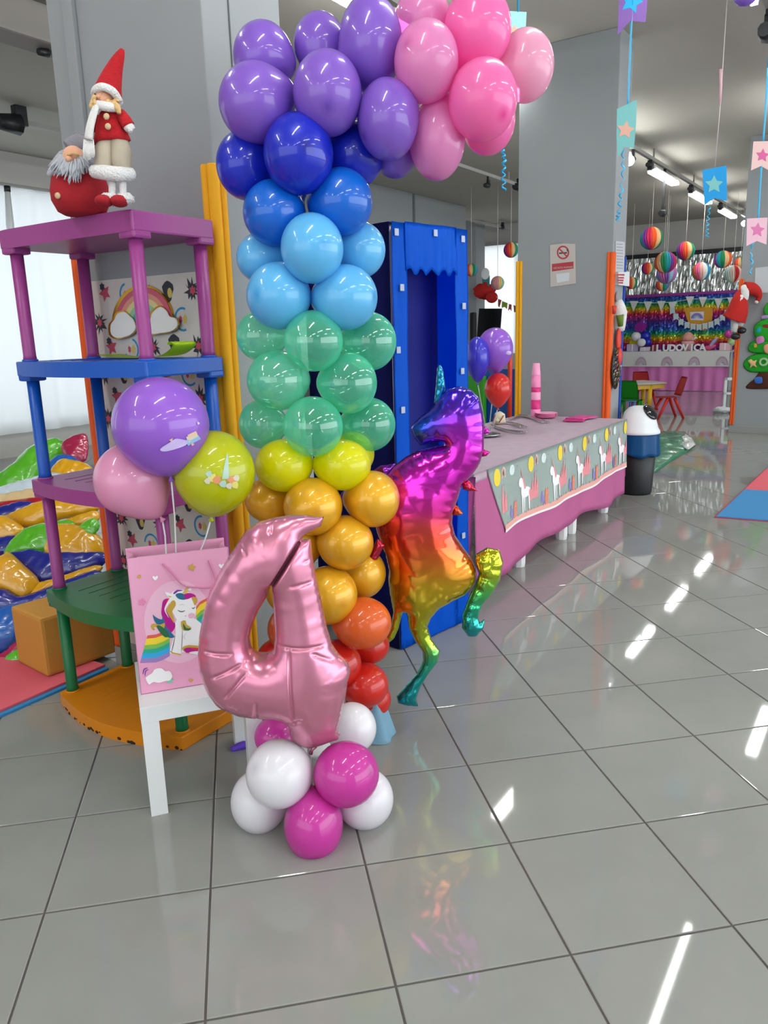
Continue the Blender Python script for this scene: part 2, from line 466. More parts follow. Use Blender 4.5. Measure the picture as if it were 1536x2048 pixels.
# far wall behind the party table, and its return to the left with a curtained window
fw_ = MB(); fw_.box((XMAX, -7.5, 0), (XMAX+.2, 5.75, CZ)); tag(fw_.build('wall_far', M_wall), kind='structure')
fr = MB(); fr.box((15.6, 5.75, 0), (15.8, 6.85, CZ)); fr.box((15.6, 7.75, 0), (15.8, YMAX, CZ)); fr.box((15.6, 6.85, 0), (15.8, 7.75, .85)); fr.box((15.6, 6.85, 3.02), (15.8, 7.75, CZ))
fr.box((15.8, 5.75, 0), (XMAX, 5.9, CZ))
tag(fr.build('wall_return', M_wall), kind='structure')

# curtains: pleated sheets, daylight coming through
M_curt = mat('curtain_cloth', '#eef3f5', rough=0.9, transl=0.55)
def curtain(nm, a, b, z0, z1, pl, amp, label, mi=M_curt):
    a, b = np.array(a, float), np.array(b, float); d = b-a; L_ = np.linalg.norm(d); d /= L_; nrm = np.array([-d[1], d[0], 0])
    mb = MB(); n = int(L_*pl*6)
    def fn(u, v):
        w = 0.55+0.45*v
        ph = u*L_*pl*2*math.pi
        s = math.sin(ph+1.3*math.sin(u*L_*3.1))*amp*(0.6+.4*math.sin(u*L_*5+2))
        return a+d*(u*L_)+nrm*s*(0.7+.3*(1-v))+ZZ*(z0+(z1-z0)*v)
    mb.grid(fn, n, 6); o = mb.build(nm, mi)
    return tag(o, label, 'curtain')
for k_, (xa, xb, lb) in enumerate([(1.0, 4.55, 'white pleated curtain left of the shelf, at the edge of the photo'), (4.66, 9.2, 'white pleated curtain seen through the purple bay of the shelf')]):
    c = curtain('curtain', (xa, 8.85, 0), (xb, 8.80, 0), .30, 3.12, 3.2, .05, lb)
fc = curtain('curtain', (15.52, 6.8, 0), (15.52, 7.85, 0), .9, 3.05, 5, .03, 'bright white curtain at the far window, behind the string of little flags')
mb = MB(); mb.box((15.50, 6.78, 3.05), (15.601, 7.87, 3.09)); mb.build('curtain_rail', M_rail, fc)
rod = MB(); rod.tube([(1.0, 8.72, 3.12), (9.4, 8.72, 3.12)], .02, 8); tag(rod.build('curtain_rod', M_rail), 'thin curtain rod above the white curtains on the left', 'rod')
# window handle pole at the far left
hp = MB(); p0, p1 = aty(14, 372, 8.6), aty(20, 450, 8.6); p2 = aty(36, 560, 8.6)
hp.tube([p0, p0+(p1-p0)*.15], .035, 8, 1); hp.tube([p0+(p1-p0)*.15, p1, p2], [.03, .045, .012], 8, 0)
tag(hp.build('window_pole', [M_white, M_black]), 'white pole with a black tip hanging in front of the left curtain', 'pole')

# ---- pillars
def lobed_guard(corner, z0, z1, w, col, parent, sx, sy, label):
    """foam corner guard: L of ribbed lobes round a pillar's corner; sx, sy point from the corner back along the faces"""
    mb = MB(); x, y = corner
    for (cx, cy, r) in ((x+sx*.004, y+sy*.004, w*.36), (x-sx*.002, y+sy*w*.62, w*.26), (x+sx*w*.62, y-sy*.002, w*.26)):
        mb.tube([(cx, cy, z0), (cx, cy, z0+.01), (cx, cy, z1-.006), (cx, cy, z1)], [r, r, r, r*.8], 20)
    return tag(mb.build('corner_guard', mat('foam_'+col, col, rough=.6, spec=.25), parent), label)
def pillar(nm, x0, x1, y0, y1, label, z0=0):
    mb = MB(); mb.box((x0, y0, z0), (x1, y1, CZ-.001), bev=.006)
    o = mb.build(nm, M_pil); tag(o, label, kind='structure')
    b = MB(); b.box((x0-.012, y0-.012, 0), (x1+.012, y1+.012, .085), bev=.003); b.build('skirting', M_base, o)
    return o
YEL, ORG, BLU = '#e0a010', '#d9591f', '#0b3f9c'
PX, PY = 1.968, 1.937
pn = pillar('pillar', PX, PX+.38, PY, PY+.765, 'grey pillar standing behind the coloured shelf and balloons')
lobed_guard((PX, PY), .09, 1.915, .055, YEL, pn, 1, 1, 'yellow foam corner guard')
lobed_guard((PX, PY+.765), .09, 1.70, .055, ORG, pn, 1, -1, 'orange foam corner guard')
cd = MB(); cd.box((PX-.02, PY+.60, 1.75), (PX, PY+.655, CZ-.01), bev=.004); cd.build('cable_duct', M_pil, pn)
cd = MB(); cd.box((PX+.12, PY-.004, 1.95), (PX+.124, PY+.001, CZ-.01)); cd.build('joint', M_pild, pn)
p2 = pillar('pillar', 6.205, 6.53, 1.947, 2.735, 'grey pillar behind the party table, with the no smoking notice')
lobed_guard((6.205, 1.947), .09, 1.915, .05, ORG, p2, 1, 1, 'orange foam corner guard')
lobed_guard((6.205, 2.735), .09, 1.90, .05, YEL, p2, 1, -1, 'yellow foam corner guard')
lobed_guard((6.53, 1.947), .09, 1.90, .04, BLU, p2, -1, 1, 'blue foam corner guard')
p3 = pillar('pillar', 10.6, 11.0, 0.30, 1.753, 'grey pillar at the right edge, with the felt tree on it')
lobed_guard((10.6, 1.753), .10, 1.87, .05, ORG, p3, 1, -1, 'orange foam corner guard')
p4 = pillar('pillar', 9.0, 12.95, 6.70, 7.15, 'broad grey wall pillar behind the blue booth')
jt = MB(); jt.box((11.14, 6.69, 1.0), (11.20, 6.702, CZ-.01)); jt.build('joint', M_pild, p4)
p5 = pillar('pillar', 14.6, 15.0, 7.33, 7.85, 'distant grey pillar behind the black television')
lobed_guard((14.6, 7.85), .1, 1.6, .05, '#e0705a', p5, 1, -1, 'faded red corner guard')

# ---- ceiling lights: batten lamps on rails, both rows seen and those mirrored in the floor
def rail(y, x0, x1, z=3.32):
    mb = MB(); mb.box((x0, y-.02, z), (x1, y+.02, z+.04))
    for x in np.arange(x0+.3, x1, 2.2): mb.box((x-.01, y-.01, z+.04), (x+.01, y+.01, CZ-.001))
    return tag(mb.build('light_rail', M_rail), kind='structure')
rail(2.83, -3, 17.6); rail(.95, -4, 16.5); rail(-1.05, -4, 16.5); rail(-3.05, -4, 14); rail(4.82, 1.5, 14); rail(7.0, 1.5, 15.4)
def lamp_proto():
    t = thing('ceiling_lamp', 'x', 'lamp', (0, 0, 3.2), 'batten lamps on the ceiling rails')
    d = MB(); d.box((-.58, -.055, 3.185), (.58, .055, 3.225), bev=.012); d.build('diffuser', M_lamp, t)
    b = MB(); b.box((-.6, -.045, 3.226), (.6, .045, 3.255), bev=.006); b.build('housing', M_white, t)
    c = MB(); c.box((-.70, -.03, 3.20), (-.605, .03, 3.315), bev=.01); c.tube([(-.62, 0, 3.27), (-.78, 0, 3.25)], .03, 8); c.build('bracket', M_black, t)
    return t
LP = lamp_proto()
spots = [(11.03, 2.83, 'first glowing batten lamp of the row above the paper balls'), (13.22, 2.83, 'second glowing batten lamp of the row, behind the blue star pennant'), (15.4, 2.83, 'farthest glowing batten lamp of the row above the paper balls')]
oth = 'glowing batten lamp on a ceiling rail, out of the picture'
for x in (-2.2, 0.0, 2.23, 4.43, 8.83): spots.append((x, 2.83, oth))
spots.append((6.63, 2.83, 'glowing batten lamp beyond the middle pillar, hidden by the balloons'))
for x in (-3.2, .85, 2.9, 4.97, 9.08, 13.2): spots.append((x, .95, oth))
for x in (-3.2, -1.2, .85, 2.9, 4.97, 7.02, 9.08): spots.append((x, -1.05, oth))
for x in (-1.2, 2.0, 5.2): spots.append((x, -3.05, oth))
for k, (x, y, lb) in enumerate(spots):
    o = LP if k == 0 else copy_tree(LP)
    o.location = (x, y, 3.2); o['label'] = lb; o.scale = (1, .38 if (x, y) == (4.97, .95) else 1, 1)
    o['group'] = 'batten lamps on the ceiling rails' if lb != oth else 'batten lamps outside the photo'
def spot(px, py, y, label, s=1.0):
    P = aty(px, py, y) if y else None
    mb = MB(); c = P
    mb.tube([c+[-.09*s, 0, 0], c+[.02*s, 0, .01]], [.035*s, .05*s], 10); mb.box(c+np.array([.0, -.02, .0])*s, c+np.array([.06, .02, .10])*s, bev=.005)
    mb.box(c+np.array([.0, -.015, .09])*s, c+np.array([.03, .015, max(.1, (3.33-c[2])/s)])*s)
    return tag(mb.build('spotlight', M_black), label, 'spotlight')
spot(30, 250, 7.0, 'black spotlight on the ceiling rail at the far left', 1.9)
spot(92, 108, 4.82, 'dark spotlight at the end of the duct, top left', .6)
spot(1036, 375, 4.80, 'black spotlight beside the curly blue ribbon', 1.2)
spot(975, 372, 4.82, 'dark spotlight on the rail left of the curly blue ribbon', .8)
spot(1534, 68, .95, 'black spotlight at the upper right edge of the photo', 1.2)
spot(1325, 428, 2.83, 'small black spotlight left of the blue star pennant', 1.0)
spot(1004, 455, 7.0, 'small dark spotlight above the far window curtain', 1.0)
def bulb_spot(px, py, y, label):
    c = aty(px, py, y); mb = MB()
    mb.tube([c, c+[.14, 0, .03]], [.05, .03], 10, 1); mb.blob(c+[-.02, 0, -.01], .055, 0); mb.box(c+[.1, -.015, .0], c+[.13, .015, max(.05, 3.33-c[2])], 1)
    tag(mb.build('spotlight', [M_lamp, M_black]), label, 'spotlight')
bulb_spot(1260, 320, 2.83, 'lit spotlight just right of the middle pillar'); bulb_spot(1489, 446, 2.83, 'lit spotlight at the end of the lamp row, beside the pink pennants')

# ================================================================== FIVE-TIER SHELF BY THE PILLAR
PUR, BLUE, GRN, AMB = '#953c82', '#0d52b4', '#0a6b3a', '#d98308'
def plast(c): return mat('plastic_'+c, c, rough=.38, spec=.45, bump=.04, bscale=120)
SX0, SX1, SY0, SY1 = 1.600, 1.925, 1.912, 2.590
sh = thing('shelving_unit', 'five tier plastic shelf with purple, blue, green and amber tiers beside the grey pillar', 'shelf', (1.76, 2.25, 0))
tiers = [(0.052, .052, AMB, .075), (.467, .05, GRN, .07), (.885, .05, PUR, .055), (1.302, .05, BLUE, .035), (1.735, .060, PUR, .004)]
posts = [(SX0+.035, SY0+.035), (SX0+.035, SY1-.035), (SX1-.03, SY0+.035), (SX1-.03, SY1-.035)]
for k, (zt, th, c, bow) in enumerate(tiers):
    pl = [(SX1, SY0), (SX1, SY1), (SX0, SY1)]
    for i in range(1, 16):
        t = i/16; pl.append((SX0-bow*math.sin(math.pi*t), SY1+(SY0-SY1)*t))
    pl.append((SX0, SY0))
    mb = MB(); mb.prism([(x, y, zt-th) for x, y in pl], (0, 0, th))
    es = [e for e in mb.bm.edges]; bmesh.ops.bevel(mb.bm, geom=es, offset=.006, segments=2, affect='EDGES', profile=.6, clamp_overlap=True)
    for (x, y) in posts:
        if k: mb.box((x-.034, y-.034, zt-th-.018), (x+.034, y+.034, zt-th+.01), bev=.008)
        if k < 4: mb.tube([(x, y, zt-.002), (x, y, zt+.006)], .027, 14)
    if k < 4:
        for i in range(1, 9): mb.box((SX0+.05, SY0+.07+i*.06, zt-.001), (SX1-.05, SY0+.072+i*.06, zt+.0012))
    tt = mb.build('tier', plast(c), sh)
    if k == 0:      # scuffed, chipped lower rim
        ch = MB(); r_ = random.Random(3)
        for i in range(26):
            t = r_.random(); y = SY1+(SY0-SY1)*t; x = SX0-bow*math.sin(math.pi*t)
            s = r_.uniform(.004, .013); z = r_.choice([.004, .006, .01])
            ch.blob((x+.002, y, z), (.004, s, s*.6), nu=7, nv=5, ax=((1, 0, 0), (0, 1, 0), ZZ))
        ch.build('chips', mat('scuff', '#2a1a0c', rough=.9), tt, kind='stuff')
for k, c in enumerate((GRN, PUR, BLUE, PUR)):
    z0, z1 = tiers[k][0], tiers[k+1][0]-tiers[k+1][1]
    for (x, y) in posts:
        mb = MB(); mb.tube([(x, y, z0), (x, y, z0+.02), (x, y, z1)], [.024, .0215, .0215], 16); mb.build('post', plast(c), sh)

# patterned board on the pillar behind the shelf
bx = PX-.004
bd = thing('patterned_board', 'cream board with blue rings, red stars and dark splashes fixed behind the shelf', 'board', (bx, 2.28, .1))
BY0, BY1, BZ0, BZ1 = 2.005, 2.612, .12, 1.585
mb = MB(); mb.box((bx-.006, BY0, BZ0), (bx-.001, BY1, BZ1), bev=.001); mb.build('panel', mat('board_paper', '#c9c3bb', rough=.7, var=.03, vscale=20), bd)
pm = [mat('print_dark', '#2b2d35', rough=.7), mat('print_blue', '#2f86b8', rough=.7), mat('print_red', '#b9455a', rough=.7), mat('print_yellow', '#c9b355', rough=.7)]
mb = MB(); xx = bx-.0068; r_ = random.Random(11)
def on_board(c, pts, mi, dx=0): mb.poly([(xx-dx, c[0]+p[0], c[1]+p[1]) for p in pts], mi)
row = 0; z = BZ0+.08
while z < BZ1-.04:
    y = BY0+.06+(row % 2)*.055
    while y < BY1-.03:
        c = (y+r_.uniform(-.01, .01), z+r_.uniform(-.01, .01)); kd = (row*2+int(y*20)) % 4
        if kd == 0:     # ring
            a0 = r_.uniform(0, 6); A = [(.042*math.cos(a0+t*.33), .042*math.sin(a0+t*.33)) for t in range(13)]; B = [(.034*math.cos(a0+t*.33), .034*math.sin(a0+t*.33)) for t in range(13)]
            on_board(c, A+B[::-1], 1); on_board(c, [(p[0]*.3+.01, p[1]*.5) for p in star_pts(6, .03, .7)], 2, .0002); on_board(c, [(p[0]*.4-.012, p[1]*.6) for p in star_pts(5, .03, .7)], 3, .0003)
        elif kd == 1:   # splash
            n_ = 11; on_board(c, [(p[0]*r_.uniform(.6, 1.2), p[1]*r_.uniform(.6, 1.2)) for p in star_pts(n_, .046, .5)], 0); on_board(c, star_pts(6, .018, .6), 2, .0002)
        elif kd == 2:   # star
            on_board(c, star_pts(5, .034, .5, r_.random()), 2); on_board((c[0]+.012, c[1]+.022), star_pts(6, .016, .7), 0, .0002)
        else:           # leaf-like dark blot
            on_board(c, [(.026*math.cos(t*.5)*(1+.3*math.sin(t*1.5)), .036*math.sin(t*.5)) for t in range(12)], 0); on_board((c[0]-.008, c[1]-.006), [(.012*math.cos(t*.7), .018*math.sin(t*.7)) for t in range(9)], 3, .0002)
        y += .115
    z += .095; row += 1
mb.build('printed_motifs', pm, bd, kind='stuff')

# rainbow plaque with two clouds
def wx(px, py, x): return atx(px, py, x)
rb = thing('rainbow_plaque', 'gold rimmed rainbow plaque with two white clouds above the blue tier', 'plaque', wx(288, 675, 1.95))
M_gold = mat('gold_rim', '#d9a83c', rough=.25, metal=.9)
def arc_px(cx, cy, r, a0, a1, n=14, sq=1.0): return [(cx+r*math.cos(math.radians(a0+(a1-a0)*i/n)), cy-sq*r*math.sin(math.radians(a0+(a1-a0)*i/n))) for i in range(n+1)]
ctr = (289, 648)
out = arc_px(*ctr, 61, -4, 186, 20, 1.28)+arc_px(*ctr, 16, 186, -4, 10, 1.28)
mb = MB(); mb.prism([wx(x, y, 1.957) for x, y in out], (-.010, 0, 0)); mb.build('rim', M_gold, rb)
for i, c in enumerate(('#c4566a', '#d98e78', '#d9c98a', '#8fbf95', '#4e9c98')):
    r1, r2 = 57-i*8.2, 57-(i+1)*8.2
    mb = MB(); mb.prism([wx(x, y, 1.948) for x, y in arc_px(*ctr, r1, -2, 184, 18, 1.28)+arc_px(*ctr, r2, 184, -2, 18, 1.28)], (-.004, 0, 0)); mb.build('band', mat('band_'+c, c, rough=.4), rb)
for cpts in ([(224, 668), (223, 650), (230, 640), (236, 628), (250, 624), (260, 632), (268, 640), (272, 656), (264, 668), (252, 673), (236, 676)],
             [(298, 664), (296, 650), (302, 640), (307, 625), (322, 614), (334, 622), (340, 633), (352, 637), (356, 650), (348, 660), (336, 664), (322, 666), (308, 668)]):
    P = smooth_px(cpts, 3); c = np.mean(P, 0); B = [c+(p-c)*1.10 for p in P]
    mb = MB(); mb.prism([wx(x, y, 1.946) for x, y in B], (-.008, 0, 0)); cl = mb.build('cloud_rim', M_gold, rb)
    mb = MB(); mb.prism([wx(x, y, 1.938) for x, y in P], (-.004, 0, 0)); mb.build('cloud', mat('cloud_white', '#e9e7e2', rough=.5), cl)

# lime toy slide lying on the blue tier
sp = [(216, 706), (250, 711), (300, 712), (340, 708), (357, 700), (367, 690), (368, 683), (361, 680), (357, 686)]
L_ = [wx(x, y, 1.80) for x, y in smooth_px(sp, 4, False)]
zmin = min(p[2] for p in L_); L_ = [p+ZZ*(1.3062-zmin) for p in L_]
mb = MB()
def sl(u, v):
    i = u*(len(L_)-1); a = int(min(i, len(L_)-2)); p = L_[a]+(L_[a+1]-L_[a])*(i-a)
    return p+np.array([-.05+.10*v, 0, 0])
mb.grid(sl, 30, 8)
r0 = bmesh.ops.solidify(mb.bm, geom=mb.bm.faces[:], thickness=.013)
tag(mb.build('toy_slide', mat('lime_plastic', '#c6e414', rough=.3)), 'lime green toy slide with a curled end lying on the blue tier', 'toy')

# ================================================================== TWO CHRISTMAS DOLLS ON TOP
M_red = mat('red_felt', '#b0121c', rough=.95, bump=.5, bscale=220, var=.12, vscale=60)
M_redf = mat('red_cloth', '#a01420', rough=.9, bump=.25, bscale=300)
M_fur = mat('white_fur', '#eceae8', rough=1, bump=1.0, bscale=170)
M_knit = mat('white_knit', '#e8e6e4', rough=1, bump=.6, bscale=320)
M_beige = mat('beige_velvet', '#a89c88', rough=.5, spec=.6, var=.15, vscale=14)
M_skin = mat('doll_skin', '#d9a283', rough=.7)
M_hair = mat('blond_hair', '#d7b27a', rough=.8, bump=.6, bscale=150, stretch=(1, 1, .2))
M_but = mat('wood_button', '#c9ac86', rough=.6)
M_greyh = mat('grey_hair', '#a9acb4', rough=.9)
TOPZ = 1.7358
G0 = atz(237, 418, TOPZ)                                         # between the feet
def gq(x, y, e=0.0): return q(x, y, G0, e)
gk = dep(G0)/F_PX
eg = thing('elf_doll', 'slim standing elf doll in red coat and tall pointed hat on the purple top', 'doll', G0)
for (x, y, e) in ((216, 408, .03), (246, 408, .02)):              # red shoes, fur cuffs, thin legs
    b_ = gq(x, y, e); b_[2] = TOPZ+.016
    mb = MB(); mb.blob(b_+(-HR*.006+HD*.012), (.025, .036, .0165), nu=18, nv=12); bt = mb.build('shoe', M_redf, eg)
    mb = MB(); mb.blob(gq(x+4, 398, e), (.028, .027, .017), rough=.35, fs=40); mb.build('shoe_cuff', M_fur, bt)
for (x0, x1) in ((225, 224), (245, 247)):
    mb = MB(); mb.tube([gq(x0, 350, .02), gq(x1, 400, .025)], [.0105, .0095], 12); mb.build('leg', M_knit, eg)
mb = MB()
for (xa, xb) in ((210, 209), (242, 246)): mb.tube([gq(226+(xa-226)*.6, 276, .005), gq(xa, 300, .01), gq(xa, 320, .012), gq(xb, 344, .012)], [.024, .028, .029, .024], 16, sub=4)
mb.build('trousers', M_beige, eg)
mb = MB(); mb.tube([gq(189, 343, .01), gq(208, 345, .04), gq(236, 348, .045), gq(263, 349, .01)], [.0185, .020, .020, .019], 12, sub=3)
mb.build('trouser_trim', M_fur, eg)
# coat: flared body of elliptic section
def sect(mb, rows, mi=0, n=24, squash=.75):
    rings = []
    for (xl, xr, y, tilt) in rows:
        c = gq((xl+xr)/2, y); rx = (xr-xl)/2*gk; ring = []
        for k in range(n):
            t = 2*math.pi*k/n; ring.append(mb._v(c+HR*rx*math.cos(t)-HD*rx*squash*math.sin(t)+ZZ*(tilt*gk*math.cos(t)+.003*math.sin(3*t)*(1 if y > 270 else 0))))
        rings.append(ring)
    for A, B in zip(rings, rings[1:]):
        for k in range(n): mb.face([A[k], A[(k+1) % n], B[(k+1) % n], B[k]], mi, True)
    mb.face(rings[0]); mb.face(rings[-1][::-1]); return mb
mb = MB(); sect(mb, [(208, 234, 220, 0), (200, 244, 226, 0), (196, 247, 236, 0), (193, 250, 252, 1), (189, 256, 272, 2), (186, 261, 285, 3)]); coat = mb.build('coat', M_red, eg)
for (x, y) in ((213, 233), (216, 253)):
    c = gq(x, y, .046); mb = MB(); mb.lathe([(0, .0035), (.0075, .0035), (.009, 0), (.0075, -.003), (0, -.003)], c, 16, axis=HD-HR*.25); mb.build('button', M_but, coat)
mb = MB(); mb.tube([gq(241, 228, .01), gq(250, 240, .02), gq(257, 252, .02)], [.015, .017, .018], 14, sub=3); mb.build('sleeve', M_red, eg)
mb = MB(); mb.tube([gq(250, 246, .022), gq(258, 254, .022), gq(266, 262, .02)], [.013, .015, .0105], 12, sub=3); mb.tube([gq(258, 256, .03), gq(262, 264, .035)], [.007, .005], 8); mb.build('mitten', M_knit, eg)
mb = MB(); mb.tube([gq(196, 230, .0), gq(186, 250, .0), gq(183, 262, .0)], [.014, .015, .015], 12); mb.build('sleeve', M_red, eg)
# head, hair, braids
mb = MB(); hc = gq(208, 197, .008); mb.blob(hc, (.030, .028, .034), nu=24, nv=18); mb.blob(hc+HD*.029-HR*.006-ZZ*.003, (.005, .006, .005)); hd_ = mb.build('head', M_skin, eg)
for s_ in (-1, 1):
    mb = MB(); mb.blob(hc+HD*.0255-HR*(.006-s_*.010)+ZZ*.004, (.0025, .002, .003), nu=8, nv=6); mb.build('eye', M_black, hd_)
mb = MB(); mb.blob(hc+HD*.0265-HR*.006-ZZ*.011, (.006, .002, .0015), nu=10, nv=6); mb.build('mouth', mat('lip', '#a04a42', rough=.6), hd_)
mb = MB()
for (pts, r) in (([(190, 192), (186, 205), (182, 214)], .008), ([(213, 200), (220, 207), (228, 203), (236, 200)], .010), ([(225, 205), (234, 214), (238, 226)], .011), ([(188, 196), (193, 206), (186, 214)], .008)):
    for k in range(4): mb.tube([gq(x+rnd.uniform(-3, 3), y+rnd.uniform(-2, 2), .035+rnd.uniform(-.008, .006)) for x, y in pts], [r*.55, r*.6, r*.4, r*.3][:len(pts)], 7, sub=3)
mb.build('hair', M_hair, eg)
mb = MB(); mb.tube([gq(189, 205, .02), gq(202, 211, .036), gq(218, 214, .040), gq(236, 217, .025)], [.009, .0125, .013, .010], 12, sub=3)
mb.tube([gq(193, 210, .035), gq(187, 228, .045), gq(180, 255, .047), gq(177, 279, .045)], [.012, .014, .0155, .0165], 10, sub=3, flat=(.5, 1.1))
for k in range(9):
    x = 168+k*2.2; mb.tube([gq(x+.5, 279, .045), gq(x-1+k*.45, 300, .047), gq(x+k*.4, 312+rnd.uniform(0, 9), .046)], .0023, 6)
mb.build('scarf', M_knit, eg)
# hat: fur brim and bent felt cone
mb = MB(); mb.tube([gq(188, 188, .0), gq(192, 179, .03), gq(206, 174, .040), gq(226, 183, .036), gq(238, 201, .012)], [.009, .0105, .011, .011, .010], 12, sub=4)
mb.tube([gq(188, 189, .0), gq(206, 184, -.03), gq(228, 192, -.03), gq(238, 203, .012)], .0115, 10, sub=3); mb.build('hat_brim', M_fur, eg)
mb = MB(); mb.tube([gq(216, 190, .004), gq(217, 180, .004), gq(222, 160, .004), gq(229, 138, .004), (gq(236, 120, .004)), gq(242, 106, .004), gq(245, 98, .004)], [.037, .0365, .030, .0225, .0165, .0105, .005], 20, sub=4); mb.build('hat', M_red, eg)

# round grey-bearded doll
R0 = gq(160, 380, -.10); R0[2] = TOPZ
rd = thing('gnome_doll', 'round red gnome doll with long grey beard beside the slim elf doll', 'doll', R0)
def rq(x, y, e=0.0): return q(x, y, R0, e)
rk = dep(R0)/F_PX
cz_ = rq(159, 380)[2]; bc = np.array([R0[0], R0[1], TOPZ+.078])
mb = MB(); mb.lathe([(0, 0), (.052, 0), (.070, .010), (.084, .04), (.085, .07), (.077, .105), (.058, .135), (.036, .152), (0, .158)], (R0[0], R0[1], TOPZ), 32); mb.build('body', M_redf, rd)
hc = rq(148, 318, .045)
mb = MB(); mb.blob(hc, (.033, .032, .036), nu=22, nv=14); mb.blob(hc+HD*.036-HR*.002-ZZ*.008, (.010, .012, .009)); mb.build('face', M_skin, rd)
mb = MB(); mb.tube([rq(136, 310, .075), rq(146, 306, .087), rq(158, 310, .075)], .004, 6, sub=3); mb.build('brow', M_hair, rd)
mb = MB(); r_ = random.Random(5)
for k in range(150):
    a = r_.uniform(-1, 1); x0 = 146+a*24; y0 = 322+abs(a)*-14+r_.uniform(0, 10)
    ln = r_.uniform(22, 44)*(1-.25*abs(a)); x1 = x0+a*r_.uniform(4, 26)-4; e0 = .080-.03*abs(a)+r_.uniform(-.006, .006); e1 = .118-.04*abs(a)
    mb.tube([rq(x0, y0, e0), rq((x0+x1)/2+r_.uniform(-3, 3), y0+ln*.5, e1-.012), rq(x1, y0+ln, e1+r_.uniform(-.01, .005))], [.0038, .0034, .0008], 5, sub=2)
mb.build('beard', M_greyh, rd)
mb = MB()
for k in range(90):     # wispy hood of hair round the head
    a = r_.uniform(-.2, math.pi+.2); x0, y0 = 148+20*math.cos(a), 316-16*math.sin(a)
    mb.tube([rq(x0, y0, .01+r_.uniform(-.03, .02)), rq(x0+14*math.cos(a)+r_.uniform(-4, 4), y0-9*math.sin(a)+6, .0), rq(x0+26*math.cos(a)+r_.uniform(-6, 6), y0-10*math.sin(a)+18, .0)], [.0045, .0038, .001], 5, sub=2)
mb.build('hair', M_greyh, rd)
mb = MB(); mb.tube([rq(140, 302, -.01), rq(160, 292, -.02), rq(185, 300, -.02), rq(196, 318, -.02)], [.030, .034, .026, .012], 16, sub=4); mb.build('hat', mat('grey_felt', '#85838c', rough=.95, bump=.5, bscale=200), rd)
for (x0, y0, x1, y1) in ((112, 335, 98, 352), (182, 322, 192, 346)):
    mb = MB(); mb.tube([rq(x0+12, y0-6, .03), rq(x0, y0, .04), rq(x1, y1, .045)], [.014, .015, .009], 12, sub=3); mb.build('arm', M_greyh, rd)
for (x, y) in ((136, 369), (136, 400)):
    d_ = rq(x, y); v_ = d_-np.array([R0[0], R0[1], d_[2]]); lat = float(v_@HR); zz = d_[2]-TOPZ
    rr = .086 if zz < .08 else .074
    c = np.array([R0[0], R0[1], d_[2]])+HR*lat+HD*math.sqrt(max(1e-4, rr*rr-lat*lat))
    mb = MB(); mb.lathe([(0, .004), (.008, .004), (.0095, 0), (.008, -.003), (0, -.003)], c, 16, axis=HD+HR*lat*8); mb.build('button', M_but, rd)
mb = MB(); mb.blob(rq(204, 402, .03), (.016, .02, .012), rough=.3); mb.build('foot', M_fur, rd)

# ================================================================== WHITE SIDE TABLE WITH GIFT BAG
LZ = .348
A0 = atz(279, 1417, LZ); B0 = atz(269, 1326, LZ)
ty_ = B0-A0; ty_[2] = 0; LS = float(np.linalg.norm(ty_)); LS = .345; ty_ /= np.linalg.norm(ty_); tx_ = np.array([ty_[1], -ty_[0], 0])
TB = (np.array([A0[0], A0[1], 0]), tx_, ty_, ZZ)
lt = thing('side_table', 'small white square side table under the pink gift bag', 'table', A0*[1, 1, 0]+tx_*LS/2+ty_*LS/2)
mb = MB(); mb.box((0, 0, LZ-.049), (LS, LS, LZ), ax=TB, bev=.0015); mb.build('tabletop', M_white, lt)
for (x, y) in ((0, 0), (LS-.05, 0), (0, LS-.05), (LS-.05, LS-.05)):
    mb = MB(); mb.box((x+.0008, y+.0008, 0), (x+.0492, y+.0492, LZ-.0485), ax=TB, bev=.0012); mb.build('leg', M_white, lt)
pf = MB(); c = TB[0]+tx_*(LS-.025)+ty_*(LS-.025); pf.tube([c+ZZ*.0+tx_*-.04-ty_*.03, c+ZZ*.012-ty_*.034, c+ZZ*.004+tx_*.05-ty_*.03], [.012, .014, .008], 10, sub=3)
tag(pf.build('ribbon_scrap', mat('violet_paper', '#5a37b8', rough=.5)), 'violet ribbon scrap by the rear leg of the white side table', 'ribbon')

# gift bag
GB0 = atz(282.5, 1391, LZ); gx = tx_.copy(); gy = ty_.copy()
gtop = atp(256, 1118, GB0, gy)[2]; GW, GD = .285, .085
BG = (GB0+gy*.004, gx, gy, ZZ)
bag = thing('gift_bag', 'pink paper gift bag printed with a rainbow maned unicorn, on the white side table', 'bag', GB0+gx*GW/2+gy*GD/2)
M_pink = mat('bag_paper', '#e7a3c4', rough=.45, spec=.35)
M_bagw = mat('bag_inside', '#efe4ea', rough=.6)
mb = MB(); H_ = gtop-LZ; w_ = .0015
O_ = BG[0]*1.0; O_[2] = LZ
FR_ = (O_, gx, gy, ZZ)
mb.box((0, 0, .0005), (GW, w_, H_), ax=FR_); mb.box((0, GD, .0005), (GW, GD+w_, H_+.008), ax=FR_); mb.box((0, 0, .0005), (GW, GD, .003), ax=FR_)
for x in (0, GW-w_):        # gusseted sides
    s_ = 1 if x == 0 else -1
    for (ya, yb, xa, xb) in ((0, GD/2, 0, .018), (GD/2, GD, .018, 0)):
        P = [(x+s_*xa*.1, ya, .0005), (x+s_*xb*.1, yb, .0005), (x+s_*xb, yb, H_), (x+s_*xa, ya, H_)]
        mb.prism([O_+gx*p[0]+gy*p[1]+ZZ*p[2] for p in P], gx*s_*w_)
mb.build('bag_body', M_pink, bag)
mb = MB(); mb.box((.03, .02, .01), (GW-.02, .05, H_-.012), ax=FR_); mb.build('tissue_paper', M_bagw, bag)
